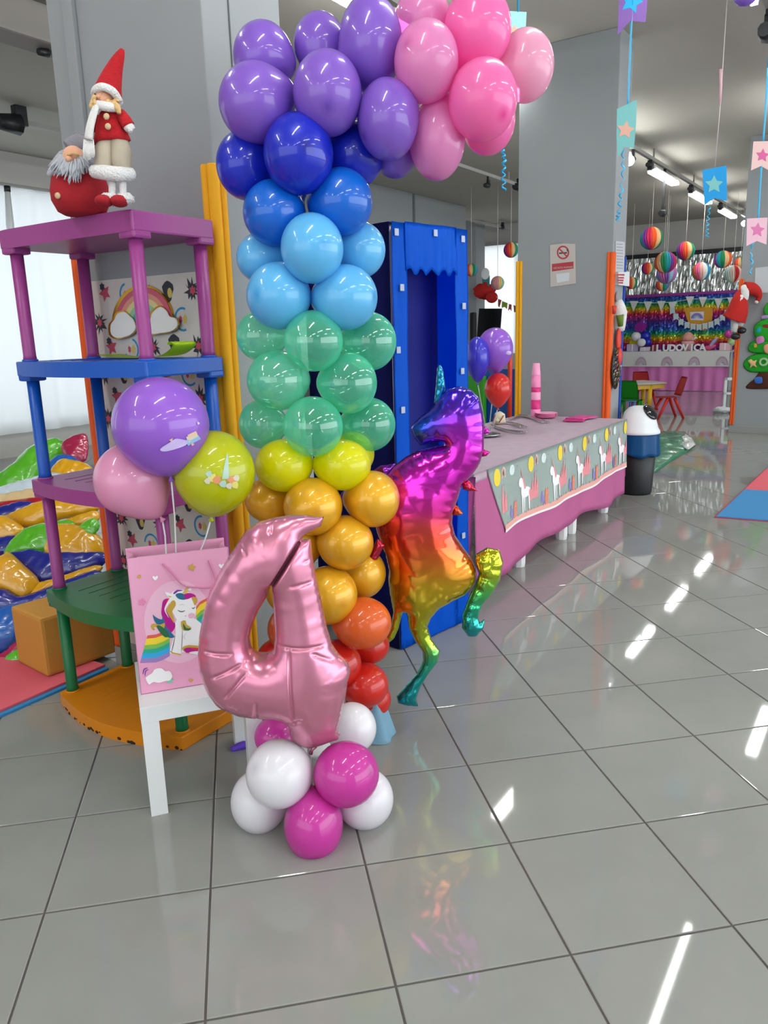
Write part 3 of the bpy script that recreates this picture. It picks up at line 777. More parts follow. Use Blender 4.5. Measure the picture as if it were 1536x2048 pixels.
for yy_ in (-.002, ):
    hA, hB = atp(325, 1127, O_-gy*.002, gy), atp(417, 1120, O_-gy*.002, gy)
    lo1, lo2 = atp(366, 1170, O_-gy*.006, gy), atp(422, 1174, O_-gy*.006, gy)
    mb = MB(); mb.tube([hA, (hA+lo1)/2-gy*.004, lo1, (lo1+lo2)/2-ZZ*.004, lo2, atp(430, 1158, O_-gy*.006, gy), hB], .0022, 8, sub=5); mb.build('handle', mat('pink_cord', '#cf7fa4', rough=.8), bag)
# printed motif on the front (flat print, layer over layer)
PC = ['#ecbad3', '#d9604f', '#efd23a', '#7dbb52', '#2fa88f', '#35a7e0', '#9a7fbd', '#f2f0f2', '#b3178c', '#2d6a8e', '#2f6b45', '#c6a145', '#4a4a50', '#e588ae', '#6fc6ae', '#d9b36a', '#c8c8cf', '#d4304f', '#7a3aa0']
pmats = [mat('ink_'+c, c, rough=.5, spec=.3) for c in PC]
mb = MB(); lay = [0]
def ink(pts, mi, sm=0, closed=True):
    lay[0] += 1
    P = smooth_px(pts, sm) if sm else pts
    off = O_-gy*(.0004+.00004*lay[0])
    mb.poly([atp(240+x/6.023, 1080+y/6.023, off, gy) for x, y in P], mi)
def inkline(pts, w, mi):
    P = [np.array(p, float) for p in smooth_px(pts, 4, False)]; A, B = [], []
    for i, p in enumerate(P):
        t = P[min(i+1, len(P)-1)]-P[max(i-1, 0)]; t /= np.linalg.norm(t)+1e-9; n_ = np.array([-t[1], t[0]]); ww = w*(.35+.65*math.sin(math.pi*min(1, max(0, i/(len(P)-1)))))
        A.append(p+n_*ww); B.append(p-n_*ww)
    ink(A+B[::-1], mi)
ink([(700+410*math.cos(t*.2), 985+500*math.sin(t*.2)) for t in range(32)], 0)
rows_ = [('l', 1, 1150, 1190), ('l', 2, 1190, 1268), ('l', 3, 1268, 1320), ('l', 4, 1320, 1370), ('l', 5, 1370, 1430), ('l', 6, 1430, 1482)]
for (_, mi, ya, yb) in rows_:
    xl = lambda y: 330-(y-1150)*.265
    ink([(xl(ya), ya), (430, ya-12), (520, ya-45), (600, ya-90), (600, yb-85), (520, yb-38), (430, yb-8), (xl(yb), yb)], mi)
for k, (mi, w0, w1) in enumerate(((1, 0, 34), (2, 34, 110), (3, 110, 160), (4, 160, 225), (5, 225, 300))):
    ink([(900+w0*.15, 830+w0*.75), (960+w0*.1, 745+w0), (1100, 670+w0*1.0), (1200, 650+w0), (1200, 650+w1), (1100, 670+w1), (960+w1*.1, 745+w1), (900+w1*.15, 830+w1*.75)], mi)
# unicorn: body, head, mane locks, horn, ear, closed eyes, tail
ink([(680, 960), (860, 930), (1010, 1040), (1090, 1200), (1080, 1390), (760, 1350), (735, 1385), (620, 1370), (600, 1340), (640, 1200), (670, 1120)], 7, 3)
inkline([(665, 1150), (640, 1270), (622, 1350)], 5, 12); inkline([(752, 1080), (748, 1200), (738, 1350)], 4, 12); inkline([(800, 1120), (770, 1160), (790, 1200)], 4, 16)
ink([(600, 1340), (625, 1368), (735, 1390), (735, 1372), (640, 1355), (615, 1335)], 11)
ink([(640, 620), (760, 600), (860, 660), (910, 760), (915, 860), (895, 930), (830, 960), (700, 965), (650, 900), (600, 800), (600, 690)], 7, 3)
ink([(540, 630), (600, 640), (640, 690), (600, 700), (575, 680)], 7, 2); ink([(575, 665), (625, 685), (600, 692)], 11)
ink([(520, 730), (570, 705), (590, 740), (550, 830), (600, 930), (660, 1000), (660, 1060), (600, 1130), (560, 1080), (540, 1000), (500, 900), (505, 800)], 8, 3)
ink([(575, 705), (600, 720), (575, 780), (545, 800), (560, 740)], 17, 2)
ink([(500, 890), (530, 960), (560, 1050), (640, 1140), (655, 1170), (600, 1180), (540, 1140), (500, 1060), (440, 1010), (410, 960), (395, 900), (420, 920), (470, 950), (510, 950)], 9, 3)
ink([(540, 1000), (480, 1020), (400, 1005), (370, 1040), (395, 1085), (420, 1080), (410, 1050), (470, 1060), (520, 1090)], 11, 3)
ink([(480, 1030), (560, 1090), (590, 1160), (540, 1170), (480, 1110), (440, 1040)], 10, 3)
ink([(630, 730), (665, 740), (670, 790), (630, 860), (645, 930), (650, 1000), (600, 920), (560, 850), (580, 800)], 11, 3)
ink([(600, 700), (620, 720), (570, 800), (550, 850), (590, 940), (545, 870), (540, 810)], 7, 3)
ink([(670, 655), (740, 640), (830, 690), (770, 720), (700, 705)], 9, 3); ink([(640, 640), (690, 600), (760, 610), (700, 620), (660, 650)], 18, 2)
ink([(770, 655), (840, 640), (910, 670), (925, 760), (880, 690), (800, 715)], 8, 3); ink([(860, 690), (920, 690), (930, 740), (900, 790), (880, 740)], 11, 2)
ink([(750, 640), (820, 545), (830, 600), (800, 650)], 15); ink([(815, 600), (850, 575), (865, 600), (840, 615)], 7)
inkline([(695, 845), (740, 865), (785, 850)], 6, 12); inkline([(865, 815), (885, 825), (905, 805)], 5, 12); inkline([(710, 790), (745, 775), (785, 790)], 3, 16)
ink([(820, 905), (850, 880), (900, 890), (890, 930), (840, 945)], 0, 2); ink([(832, 900), (842, 895), (842, 906)], 13); ink([(780, 915), (800, 905), (790, 925)], 13)
ink([(735, 985), (790, 970), (800, 1020), (860, 1055), (800, 1090), (750, 1080)], 11, 2); ink([(760, 1000), (800, 1060), (860, 1065), (830, 1090), (770, 1080)], 10, 2)
ink([(745, 1300), (830, 1265), (1000, 1290), (1000, 1350), (860, 1330), (830, 1370), (770, 1340)], 11, 2); ink([(770, 1310), (860, 1295), (1000, 1325), (860, 1345), (800, 1360)], 8, 2); ink([(860, 1295), (1000, 1310), (1000, 1335), (880, 1320)], 17, 2)
for (x, y, s_, mi) in ((865, 330, 55, 11), (265, 750, 55, 13), (600, 1690, 52, 14)): ink([(x+a, y-b) for a, b in star_pts(5, s_, .45, .15)], mi)
for (x, y) in ((230, 440), (855, 1690)): ink([(x+22*math.cos(t*.7), y+22*math.sin(t*.7)) for t in range(9)], 11)
for (x, y) in ((425, 455), (1222, 310)): ink([(x, y+32), (x-34, y-2), (x-20, y-24), (x, y-8), (x+20, y-26), (x+34, y-4)], 7, 2)
ink([(310, 1670), (330, 1640), (390, 1600), (420, 1555), (500, 1545), (545, 1580), (600, 1580), (630, 1640), (600, 1690), (540, 1700), (470, 1720), (400, 1710), (350, 1740)], 7, 3)
inkline([(275, 1620), (290, 1560), (335, 1540)], 7, 18); inkline([(300, 1640), (310, 1580), (345, 1560)], 6, 18)
mb.build('unicorn_print', pmats, bag, kind='stuff', fix=False)

# ================================================================== BALLOONS
COLB = atz(640, 1478, 0.0)
LT = {
 'purple': latex('latex_purple', '#8a60cc', '#6338b0'), 'royal': latex('latex_royal_blue', '#1a2cc4', '#0d1688'), 'azure': latex('latex_azure', '#0a6ad6', '#083f9a'),
 'sky': latex('latex_sky_blue', '#66c0f2', '#2f9be0'), 'teal': latex('latex_clear_green', '#66e2bc', '#22c894', 'clear'), 'yellow': latex('latex_yellow', '#f2ec06', '#d6cc00', 'soft'),
 'gold': latex('latex_pearl_gold', '#eeb122', '#d68d07', 'pearl'), 'orange': latex('latex_orange', '#ee6a2a', '#d4500f'), 'red': latex('latex_red', '#dc2a1e', '#b01208'),
 'rose': latex('latex_rose_pink', '#f09ad2', '#cf5fab', 'thin'), 'hot': latex('latex_hot_pink', '#fb84c8', '#e0309a', 'thin'), 'pale': latex('latex_pale_pink', '#f2b6d2', '#dd8fb6', 'thin'),
 'white': latex('latex_white', '#efedf3', '#d9d6e0'), 'magenta': latex('latex_magenta', '#d23aa6', '#a81a80'), 'lilac': latex('latex_lilac', '#9d63d6', '#7a3fbd'),
 'blush': latex('latex_pearl_blush', '#ec9fc4', '#dd6fa8'), 'lime': latex('latex_lime_yellow', '#c3c905', '#a9ad00'), 'cobalt': latex('latex_cobalt', '#3b35c8', '#2a2296'),
}
def balloon(px, py, rx, ry, e, key, label, group, P0=COLB, axis=None, tail=0.16, dirv=None, name='balloon', knot=False, rz=None):
    c = q(px, py, P0, e); D = dep(c); a, b = rx*D/F_PX, ry*D/F_PX; dd = rz or (a+b)/2
    if dirv is None:
        ax_pt = (np.array([P0[0], P0[1], c[2]]) if axis is None else np.asarray(axis, float))-HD*.0
        dv = ax_pt-c
        if np.linalg.norm(dv) < .02: dv = -HD
        if axis is None: dv = dv+ZZ*0.0
    else: dv = np.asarray(dirv, float)
    dv = dv/np.linalg.norm(dv)
    dl = np.array([dv@HR, -(dv@HD), dv[2]])
    nu, nv = 36, 22
    # unit sphere whose pole is the tail direction
    z = dl; x = np.cross(z, [0, 0, 1.0]) if abs(z[2]) < .9 else np.cross(z, [1.0, 0, 0]); x /= np.linalg.norm(x); y = np.cross(z, x)
    V, cr = [], []
    for j in range(nv+1):
        t = math.pi*j/nv; ct, st = math.cos(t), math.sin(t)
        s_ = max(0.0, ct); along = ct*(1+tail*s_**(3 if knot else 4)); lat = st*(1-(1.1*tail if knot else .10)*s_**2)
        for i in range(nu if 0 < j < nv else 1):
            f = 2*math.pi*i/nu; p = z*along+lat*(x*math.cos(f)+y*math.sin(f))
            V.append(c+HR*p[0]*a-HD*p[1]*dd+ZZ*p[2]*b); k_ = max(0, -ct)
            cr.append(max(0, min(1, (k_-.985)/.012))*.85+.10*max(0, s_-.8)/.2)
    Fs = []
    def vid(j, i): return 0 if j == 0 else (1+(nv-1)*nu if j == nv else 1+(j-1)*nu+i % nu)
    for j in range(nv):
        for i in range(nu):
            f = [vid(j, i), vid(j+1, i), vid(j+1, i+1), vid(j, i+1)]; g = []
            for k in f:
                if k not in g: g.append(k)
            Fs.append(tuple(g))
    o = raw_obj(name, V, Fs, LT[key], None, True, {'crown': np.array(cr)})
    tag(o, label, 'balloon', group)
    if knot:
        tip = c+HR*dl[0]*(1+tail)*a-HD*dl[1]*(1+tail)*dd+ZZ*dl[2]*(1+tail)*b
        mb = MB(); mb.lathe([(.006, -.012), (.005, -.003), (.0032, .003), (.008, .010), (.0095, .014), (.005, .012)], tip, 14, axis=dv); mb.build('knot', LT[key], o)
    return o, c
GR = 'balloons of the rainbow balloon column'
PK = q(905, 165, COLB, 0)           # bunching point of the pink cluster
PV = q(655, 160, COLB, 0)
def bl(px, py, rx, ry, e, key, label, axis=None, tail=.14): return balloon(px, py, rx, ry, e, key, label, GR, axis=axis, tail=tail)
# pink end of the arch
bl(845, 40, 56, 60, -.07, 'rose', 'light pink balloon cut off by the top edge, behind the front light pink one', PK)
bl(853, 124, 65, 77, .09, 'rose', 'light pink balloon facing front, right of the purple balloons', PK)
bl(955, 58, 67, 77, .02, 'hot', 'hot pink balloon topmost in the arch, cut by the top edge', PK)
bl(965, 200, 69, 77, .10, 'hot', 'hot pink balloon facing front with a small dark nipple, below the topmost hot pink one', PK)
bl(1050, 132, 57, 68, -.05, 'pale', 'palest pink balloon at the right end of the arch', PK)
bl(874, 278, 56, 78, .01, 'rose', 'mauve pink balloon hanging lowest of the pink ones, beside the purple balloons', PK)
bl(976, 240, 54, 66, -.06, 'hot', 'pink balloon mostly hidden behind the lower hot pink balloon', PK)
# purple
bl(527, 114, 60, 65, -.03, 'purple', 'purple balloon at the upper left of the arch', PV)
bl(640, 92, 53, 61, -.06, 'purple', 'purple balloon standing behind between the upper left and the tallest purple ones', PV)
bl(741, 88, 64, 89, .02, 'purple', 'tallest purple balloon at the top, left of the pink ones', PV)
bl(513, 206, 75, 76, .07, 'purple', 'biggest purple balloon at the far left, above the dark blue ones', PV)
bl(655, 187, 69, 80, .11, 'purple', 'purple balloon in the middle front, above the central dark blue one', PV)
bl(776, 239, 62, 77, .09, 'purple', 'purple balloon lowest in front, touching the mauve pink balloon', PK)
bl(790, 294, 48, 59, -.06, 'purple', 'purple balloon mostly hidden below, behind the front ones', PK)
# dark blue, azure
bl(597, 308, 70, 77, .11, 'royal', 'dark blue balloon in the middle front')
bl(492, 331, 59, 66, .0, 'royal', 'dark blue balloon at the left, below the biggest purple one')
bl(705, 311, 62, 63, -.02, 'royal', 'dark blue balloon at the right, behind the purple one')
bl(549, 426, 63, 64, .05, 'azure', 'azure blue balloon on the left')
bl(682, 404, 63, 65, .05, 'azure', 'azure blue balloon on the right')
# sky
bl(624, 497, 63, 68, .12, 'sky', 'sky blue balloon in front, centre of its row')
bl(523, 516, 50, 49, -.02, 'sky', 'sky blue balloon behind on the left, half covered')
bl(719, 500, 52, 55, -.03, 'sky', 'sky blue balloon behind on the right, against the blue booth')
bl(558, 592, 65, 66, .07, 'sky', 'sky blue balloon in the lower row, left')
bl(690, 595, 65, 64, .07, 'sky', 'sky blue balloon in the lower row, right')
# clear green
bl(627, 682, 59, 60, .10, 'teal', 'clear green balloon in front below the sky blue pair')
bl(523, 672, 50, 50, -.03, 'teal', 'clear green balloon behind on the left, upper row')
bl(738, 683, 55, 58, -.04, 'teal', 'clear green balloon behind on the right, upper row')
bl(556, 761, 62, 60, .05, 'teal', 'clear green balloon of the middle row, left')
bl(696, 766, 58, 61, .05, 'teal', 'clear green balloon of the middle row, right')
bl(626, 853, 60, 60, .10, 'teal', 'clear green balloon in front above the two yellow balloons')
bl(525, 848, 47, 49, -.03, 'teal', 'clear green balloon behind on the left, lower row')
bl(737, 849, 54, 54, -.05, 'teal', 'clear green balloon behind on the right, lower row')
# yellow
bl(568, 931, 58, 53, .06, 'yellow', 'bright yellow balloon of the column, left')
bl(685, 930, 57, 51, .06, 'yellow', 'bright yellow balloon of the column, right')
bl(702, 908, 47, 45, -.07, 'yellow', 'bright yellow balloon of the column, a sliver behind the right one')
# gold
bl(540, 1000, 50, 46, -.01, 'gold', 'pearl gold balloon at the left end of the upper gold row')
bl(626, 1013, 59, 58, .10, 'gold', 'pearl gold balloon in front just above the tip of the pink four')
bl(745, 998, 54, 57, .05, 'gold', 'pearl gold balloon at the right, in front of the unicorn balloon')
bl(690, 1085, 57, 55, .08, 'gold', 'pearl gold balloon below, right beside the tip of the pink four')
bl(592, 1085, 55, 55, .03, 'gold', 'pearl gold balloon hidden behind the top of the pink four')
bl(722, 1146, 50, 52, -.06, 'gold', 'dull gold balloon at the back, beside the unicorn leg')
bl(657, 1190, 58, 59, .10, 'gold', 'pearl gold balloon lowest in front, beside the upright of the pink four')
bl(580, 1178, 50, 52, .0, 'gold', 'pearl gold balloon seen as a sliver through the gap of the pink four')
# orange, red
bl(724, 1246, 59, 52, .09, 'orange', 'orange balloon in front of the unicorn legs')
bl(588, 1258, 53, 52, .0, 'orange', 'orange balloon seen through the gap of the pink four')
bl(672, 1328, 51, 49, .06, 'red', 'red balloon directly right of the pink four')
bl(729, 1370, 48, 45, .05, 'red', 'red balloon in front under the unicorn leg')
bl(736, 1290, 43, 38, -.09, 'red', 'red balloon behind the yellow tip of the unicorn leg')
bl(739, 1398, 43, 43, -.05, 'red', 'red balloon lowest at the right, above the blue tissue')
bl(560, 1322, 48, 47, .0, 'red', 'red balloon seen low in the gap of the pink four')
bl(612, 1392, 46, 44, .02, 'red', 'red balloon hidden behind the foot of the pink four')
# pole, foot and tissue of the column
st = thing('balloon_stand', 'white plastic pole on a foot carrying the rainbow balloon column', 'stand', COLB)
mb = MB(); arch = [COLB+ZZ*.02, COLB+ZZ*.9, COLB+ZZ*1.6, q(628, 330, COLB, -.02), q(640, 200, COLB, -.02), q(720, 150, COLB, -.02), q(850, 140, COLB, -.02), q(960, 150, COLB, -.02)]
mb.tube(arch, .0075, 10, sub=6); mb.build('pole', M_white, st)
mb = MB(); mb.lathe([(0, .0), (.13, .0), (.13, .018), (.03, .03), (.02, .06), (0, .06)], COLB, 32); mb.build('foot', M_white, st)
T0 = atz(752, 1500, 0)
mb = MB()
def tis(u, v):
    a = -2.2+u*3.0; r = .055+.05*(1-v)+.012*math.sin(u*17)+.01*math.sin(u*9+2)
    return T0+np.array([0, 0, .002])+HR*(math.cos(a)*r-.045)-HD*(math.sin(a)*r*.8)+HD*(-.10)+ZZ*(.15*v+.02*v*math.sin(u*11))
mb.grid(tis, 28, 6); bmesh.ops.solidify(mb.bm, geom=mb.bm.faces[:], thickness=.0012)
tag(mb.build('tissue_paper', mat('tissue_blue', '#b0dcf0', rough=.7, transl=.3)), 'pale blue tissue paper standing on the floor under the red balloons', 'tissue')

# ---- base cluster of the number four
CLB = atz(626, 1640, 0.0); GC = 'white and magenta balloons under the pink four'
def bc_(px, py, rx, ry, e, key, label):
    o, c = balloon(px, py, rx, ry, e, key, label, GC, P0=CLB, axis=np.array([CLB[0], CLB[1], .13]), tail=.14); return o
lowest = []
for a in ((559, 1547, 67, 68, .07, 'white', 'white balloon in front on the left, upper ring under the pink four'),
          (692, 1548, 66, 64, .07, 'magenta', 'magenta balloon in front on the right, upper ring under the pink four'),
          (627, 1648, 59, 71, .10, 'magenta', 'magenta balloon lowest of all, resting on the floor tiles'),
          (519, 1602, 57, 63, .0, 'white', 'white balloon low on the left, behind the front white one'),
          (729, 1597, 58, 60, .0, 'white', 'white balloon low on the right, behind the front magenta one'),
          (704, 1456, 49, 51, -.13, 'white', 'white balloon behind, at the right of the foot of the pink four'),
          (553, 1473, 44, 40, -.13, 'magenta', 'magenta balloon behind, left of the foot of the pink four')): lowest.append(bc_(*a))
fs_ = thing('weighted_stand', 'small weighted rod under the pink four inside the white and magenta balloons', 'stand', CLB)
mb = MB(); mb.tube([CLB+ZZ*.01, CLB+ZZ*.33], .005, 8); mb.build('rod', M_white, fs_); mb = MB(); mb.lathe([(0, 0), (.045, 0), (.045, .03), (.02, .04), (0, .04)], CLB, 20); mb.build('weight', mat('weight_pink', '#b86a80', rough=.5), fs_)

# ---- the foil number four
def foil(name, base, rough, attr=None, metal=.85, wr=.25):
    m = mat(name, base, rough=rough, metal=metal, attr=attr, coat=.5, bump=wr, bscale=16, stretch=(1, 1, .6))
    return m
M_four = foil('foil_pink', '#d2829d', .27, metal=.62, wr=.03)
F4 = CLB-HD*(-.03)
def f4(x, y): return q(380+x/2.768, 1000+y/2.768, F4)
four = [(742, 92), (722, 146), (690, 165), (640, 190), (604, 232), (628, 214), (668, 216), (676, 300), (690, 380), (715, 500), (735, 600), (757, 700), (787, 800), (830, 858), (876, 900), (889, 950), (872, 1010), (864, 1080),
        (850, 1130), (836, 1200), (818, 1270), (831, 1296), (822, 1324), (775, 1332), (700, 1362), (650, 1368), (600, 1352), (562, 1320), (550, 1280), (540, 1235), (508, 1202), (400, 1200), (270, 1190), (150, 1138), (90, 1055), (55, 950), (44, 850), (50, 750), (75, 620),
        (108, 500), (150, 420), (210, 320), (280, 215), (312, 165), (380, 120), (460, 98), (560, 82), (650, 84), (705, 94)]
fr4 = thing('number_balloon', 'large pink foil balloon in the shape of the number 4', 'balloon', F4*[1, 1, 0]+ZZ*f4(680, 1368)[2])
n4 = HD*.985+HR*(-.17); n4 /= np.linalg.norm(n4)
hole4 = [(448, 470), (434, 520), (380, 610), (345, 690), (328, 760), (340, 820), (383, 852), (430, 852), (464, 822), (471, 740), (464, 640), (458, 560), (455, 480)]
folds = [((606, 226), (449, 474), .86, .0042)]+[(a, b, .10, .004) for a, b in (((95, 802), (250, 806)), ((495, 768), (752, 772)), ((376, 1195), (388, 1060)), ((150, 935), (300, 860)), ((215, 1040), (330, 905)), ((560, 445), (690, 432)), ((540, 1205), (630, 1150)), ((272, 215), (330, 270)), ((448, 100), (455, 165)), ((560, 770), (590, 1180)), ((690, 800), (800, 860)), ((640, 320), (672, 318)))]
inflate('foil_skin', [f4(*p) for p in four], F4, HR, ZZ, HD, M_four, res=.0034, k=.88, kback=.6, pucker=.035, pfreq=75, plen=.03, parent=fr4, holes=[[f4(*p) for p in hole4]], creases=[(f4(*a), f4(*b), c, d) for a, b, c, d in folds])
mb = MB(); mb.tube([f4(690, 1362), f4(675, 1385), f4(668, 1405)], [.008, .004, .006], 10); mb.build('filling_neck', M_four, fr4)

# ---- rainbow unicorn foil balloon
UN = COLB-HD*.10
def uq(x, y): return q(x, y, UN)
def ramp(t, st_):
    for (a, c1), (b, c2) in zip(st_, st_[1:]):
        if t <= b:
            k = min(1, max(0, (t-a)/(b-a))); c1 = [int(c1[i:i+2], 16)/255 for i in (1, 3, 5)]; c2 = [int(c2[i:i+2], 16)/255 for i in (1, 3, 5)]
            return tuple(p+(r-p)*k for p, r in zip(c1, c2))
    c = st_[-1][1]; return tuple(int(c[i:i+2], 16)/255 for i in (1, 3, 5))
BODY = [(770, '#3a2fd8'), (815, '#5a22c8'), (850, '#9a1bc0'), (900, '#c417b0'), (960, '#cf14b8'), (1020, '#e0249a'), (1050, '#e0404a'), (1090, '#dd4a22'), (1130, '#e0741c'), (1175, '#d9b01e'), (1230, '#c9bf22'), (1285, '#a9c42c'), (1325, '#35b98a'), (1360, '#12a8a0'), (1415, '#0a9aa8')]
def ucol(px, py):
    c = ramp(py, BODY)
    k = min(1, max(0, (900-px)/55))*min(1, max(0, (905-py)/20))      # the printed blue face
    f = (0.10, 0.30, 0.85)
    c = tuple(a+(b-a)*k*.9 for a, b in zip(c, f))
    return c
M_uni = foil('foil_rainbow', '#ffffff', .15, attr='tint', metal=.85, wr=.08)
uni = thing('unicorn_balloon', 'rainbow foil unicorn balloon rearing in front of the blue booth', 'balloon', uq(815, 1412))
ub = [(822, 856), (828, 846), (838, 836), (866, 813), (876, 796), (896, 776), (920, 772), (942, 779), (958, 795), (966, 825), (969, 860), (967, 900), (960, 926), (944, 951), (924, 968), (915, 998), (906, 1024), (904, 1046), (910, 1070), (926, 1094), (942, 1115), (952, 1138), (949, 1164), (932, 1187), (908, 1199), (881, 1214), (863, 1233), (855, 1252), (862, 1276), (880, 1301), (875, 1324), (855, 1350), (840, 1376), (833, 1396), (836, 1412), (815, 1411), (796, 1406), (793, 1392), (811, 1372), (834, 1346), (846, 1320), (845, 1303), (830, 1281), (818, 1256), (814, 1230), (809, 1220), (803, 1232), (797, 1257), (788, 1277), (765, 1295), (738, 1315), (719, 1320), (714, 1304), (745, 1297), (772, 1277), (782, 1256), (786, 1225), (780, 1194), (776, 1163), (777, 1140), (770, 1108), (762, 1090), (752, 1061), (748, 1030), (750, 1000), (752, 970), (760, 950), (776, 943), (791, 929), (812, 913), (836, 901), (860, 894), (886, 888), (884, 883), (860, 886), (842, 891), (829, 876)]
inflate('body', [uq(*p) for p in ub], UN, HR, ZZ, HD, M_uni, res=.0034, k=.82, kback=.55, pucker=.09, pfreq=110, plen=.016, crumple=.05, cscale=6, parent=uni, colfn=ucol)
def upart(nm, pts, P0, col, k=.8, res=.003, kb=.6, pk=.15):
    return inflate(nm, [q(x, y, P0) for x, y in pts], P0, HR, ZZ, HD, M_uni, res=res, k=k, kback=kb, pucker=pk, pfreq=130, crumple=.14, cscale=14, parent=uni, colfn=col)
upart('horn', [(868, 806), (872, 765), (874, 735), (879, 727), (886, 738), (891, 776), (884, 794), (876, 808)], UN-HD*.005, lambda x, y: (.05, .50, .66))
tail = [(948, 1122), (952, 1107), (974, 1094), (998, 1099), (1006, 1122), (1000, 1158), (984, 1186), (964, 1209), (956, 1233), (960, 1244), (969, 1237), (967, 1256), (952, 1272), (936, 1272), (924, 1256), (924, 1229), (936, 1198), (950, 1168), (957, 1147)]
TLC = [(1094, '#c9c51e'), (1150, '#b5c828'), (1190, '#4fbf5e'), (1225, '#1fb08c'), (1275, '#0f93a4')]
upart('tail', tail, UN+HD*.004, lambda x, y: ramp(y, TLC), k=.95)
for pts, c in (([(966, 850), (975, 856), (981, 866), (972, 868), (964, 872)], (.72, .10, .62)), ([(964, 896), (972, 900), (981, 904), (972, 912), (960, 914)], (.80, .10, .55)),
               ([(922, 962), (938, 960), (948, 972), (955, 982), (938, 982), (925, 978)], (.78, .10, .28)), ([(906, 1006), (916, 1012), (927, 1028), (916, 1030), (905, 1030)], (.80, .25, .08))):
    upart('mane_tuft', pts, UN-HD*.012, (lambda cc: (lambda x, y: cc))(c), res=.0016)
upart('foreleg', [(800, 945), (775, 960), (745, 968), (712, 985), (692, 1010), (684, 1012), (680, 990), (690, 978), (715, 962), (742, 944), (762, 930), (790, 926)], UN-HD*.02, lambda x, y: (.52, .12, .66), k=.7)
upart('foreleg', [(770, 1090), (755, 1118), (738, 1134), (715, 1146), (703, 1144), (705, 1134), (725, 1126), (738, 1112), (746, 1095), (755, 1075)], UN+HD*.075, lambda x, y: (.76, .13, .26), k=.6)

# ================================================================== BALLOON TRIO OVER THE GIFT BAG
TR0 = O_+gx*.14+gy*.04; GT = 'balloons on white sticks over the gift bag'
tri = []
for (px, py, rx, ry, e, key, lab, foot, dv) in ((322, 851, 95, 96, .06, 'lilac', 'big lilac balloon with a printed cloud, topmost of three over the gift bag', (352, 1108), (.10, 0, -1)),
        (265, 961, 75, 76, .0, 'blush', 'pearl pink balloon, left of three over the gift bag', (332, 1106), (.55, 0, -.85)),
        (428, 945, 81, 84, .0, 'lime', 'lime yellow balloon with a printed unicorn horn, right of three over the gift bag', (400, 1104), (-.14, 0, -1))):
    dw = HR*dv[0]+ZZ*dv[2]
    o, c = balloon(px, py, rx, ry, e, key, lab, GT, P0=TR0, dirv=dw, tail=.08 if key != 'blush' else .20, knot=True)
    D = dep(c); dw = dw/np.linalg.norm(dw); tip = c+dw*(ry*D/F_PX)*(1.12 if key != 'blush' else 1.26)
    mb = MB(); ft = q(*foot, TR0, 0); ft2 = np.array([ft[0], ft[1], LZ+.02]); mb.tube([tip, (tip+ft)/2+HR*.003, ft, ft2], .0024, 8)
    s_ = mb.build('balloon_stick', M_white, None); tag(s_, {'lilac': 'white stick of the lilac balloon, middle of three in the gift bag', 'blush': 'white stick of the pearl pink balloon, slanting into the gift bag', 'lime': 'white stick of the lime yellow balloon, right of three in the gift bag'}[key], 'stick', 'balloon sticks in the gift bag')
    tri.append((o, c, px, py, rx, ry, D))
def onball(k, shapes, inks):
    o, c, px, py, rx, ry, D = tri[k]; a, b = rx*D/F_PX, ry*D/F_PX; dd = (a+b)/2; mb = MB(); n_ = 0
    def hit(x, y, off):
        d = ray(x, y); oc = CC-c; M3 = lambda w: np.array([w@HR/a, w@HD/dd, w[2]/b])
        o1, d1 = M3(oc), M3(d); A = d1@d1; B = 2*o1@d1; Cq = o1@o1-(1.010+off)**2; disc = max(0, B*B-4*A*Cq); t = (-B-math.sqrt(disc))/(2*A); return CC+d*t
    for pts, mi in shapes:
        n_ += 1; P = [hit(x, y, .0015*n_) for x, y in pts]; ctr_ = hit(*np.mean(np.array(pts), 0), .0015*n_+.0005)
        vs = [mb._v(p) for p in P]; cv = mb._v(ctr_)
        for i in range(len(vs)): mb.face([vs[i], vs[(i+1) % len(vs)], cv], mi, True)
    mb.build('print', inks, o, kind='stuff', fix=True)
pk_ = [mat('ink_cloud', '#c9b8ea', rough=.4), mat('ink_peach', '#dcb9a0', rough=.4), mat('ink_cream', '#cfc7b0', rough=.4), mat('ink_sky', '#8fb4e0', rough=.4), mat('ink_silver', '#a9c4b4', rough=.4), mat('ink_coral', '#d98e62', rough=.4), mat('ink_lemon', '#d9d070', rough=.4)]
onball(0, [([(375, 870), (392, 862), (395, 868), (378, 880)], 1), ([(372, 874), (394, 868), (398, 873), (378, 886)], 2), ([(372, 880), (398, 872), (402, 878), (376, 892)], 3),
           (smooth_px([(320, 900), (326, 893), (338, 886), (350, 878), (360, 878), (374, 882), (372, 890), (352, 898), (330, 903)], 3), 0), ([(338, 880), (346, 876), (344, 884)], 1), ([(384, 885), (389, 889), (384, 892), (382, 888)], 1), ([(396, 843), (400, 847), (396, 850), (394, 846)], 0)], pk_)
onball(2, [([(454.6, 905), (453, 911), (456.2, 911)], 4), ([(453, 911), (451, 921), (456.8, 921), (456.2, 911)], 4), ([(451, 921), (448.5, 932), (457.3, 932), (456.8, 921)], 4), ([(448.5, 932), (446, 945), (458, 945), (457.3, 932)], 4), ([(446, 945), (444, 958), (458.5, 958), (458, 945)], 4)]+[([(x+r*math.cos(t*1.05)*(1+.25*(t % 2)), y+r*math.sin(t*1.05)*(1+.25*(t % 2))) for t in range(6)], m) for x, y, r, m in ((425, 956, 8, 6), (418, 948, 6, 4), (434, 960, 8, 5), (415, 962, 6, 2), (464, 960, 8, 5), (473, 956, 6, 2), (470, 970, 7, 6), (458, 972, 6, 2), (446, 968, 7, 4))], pk_)

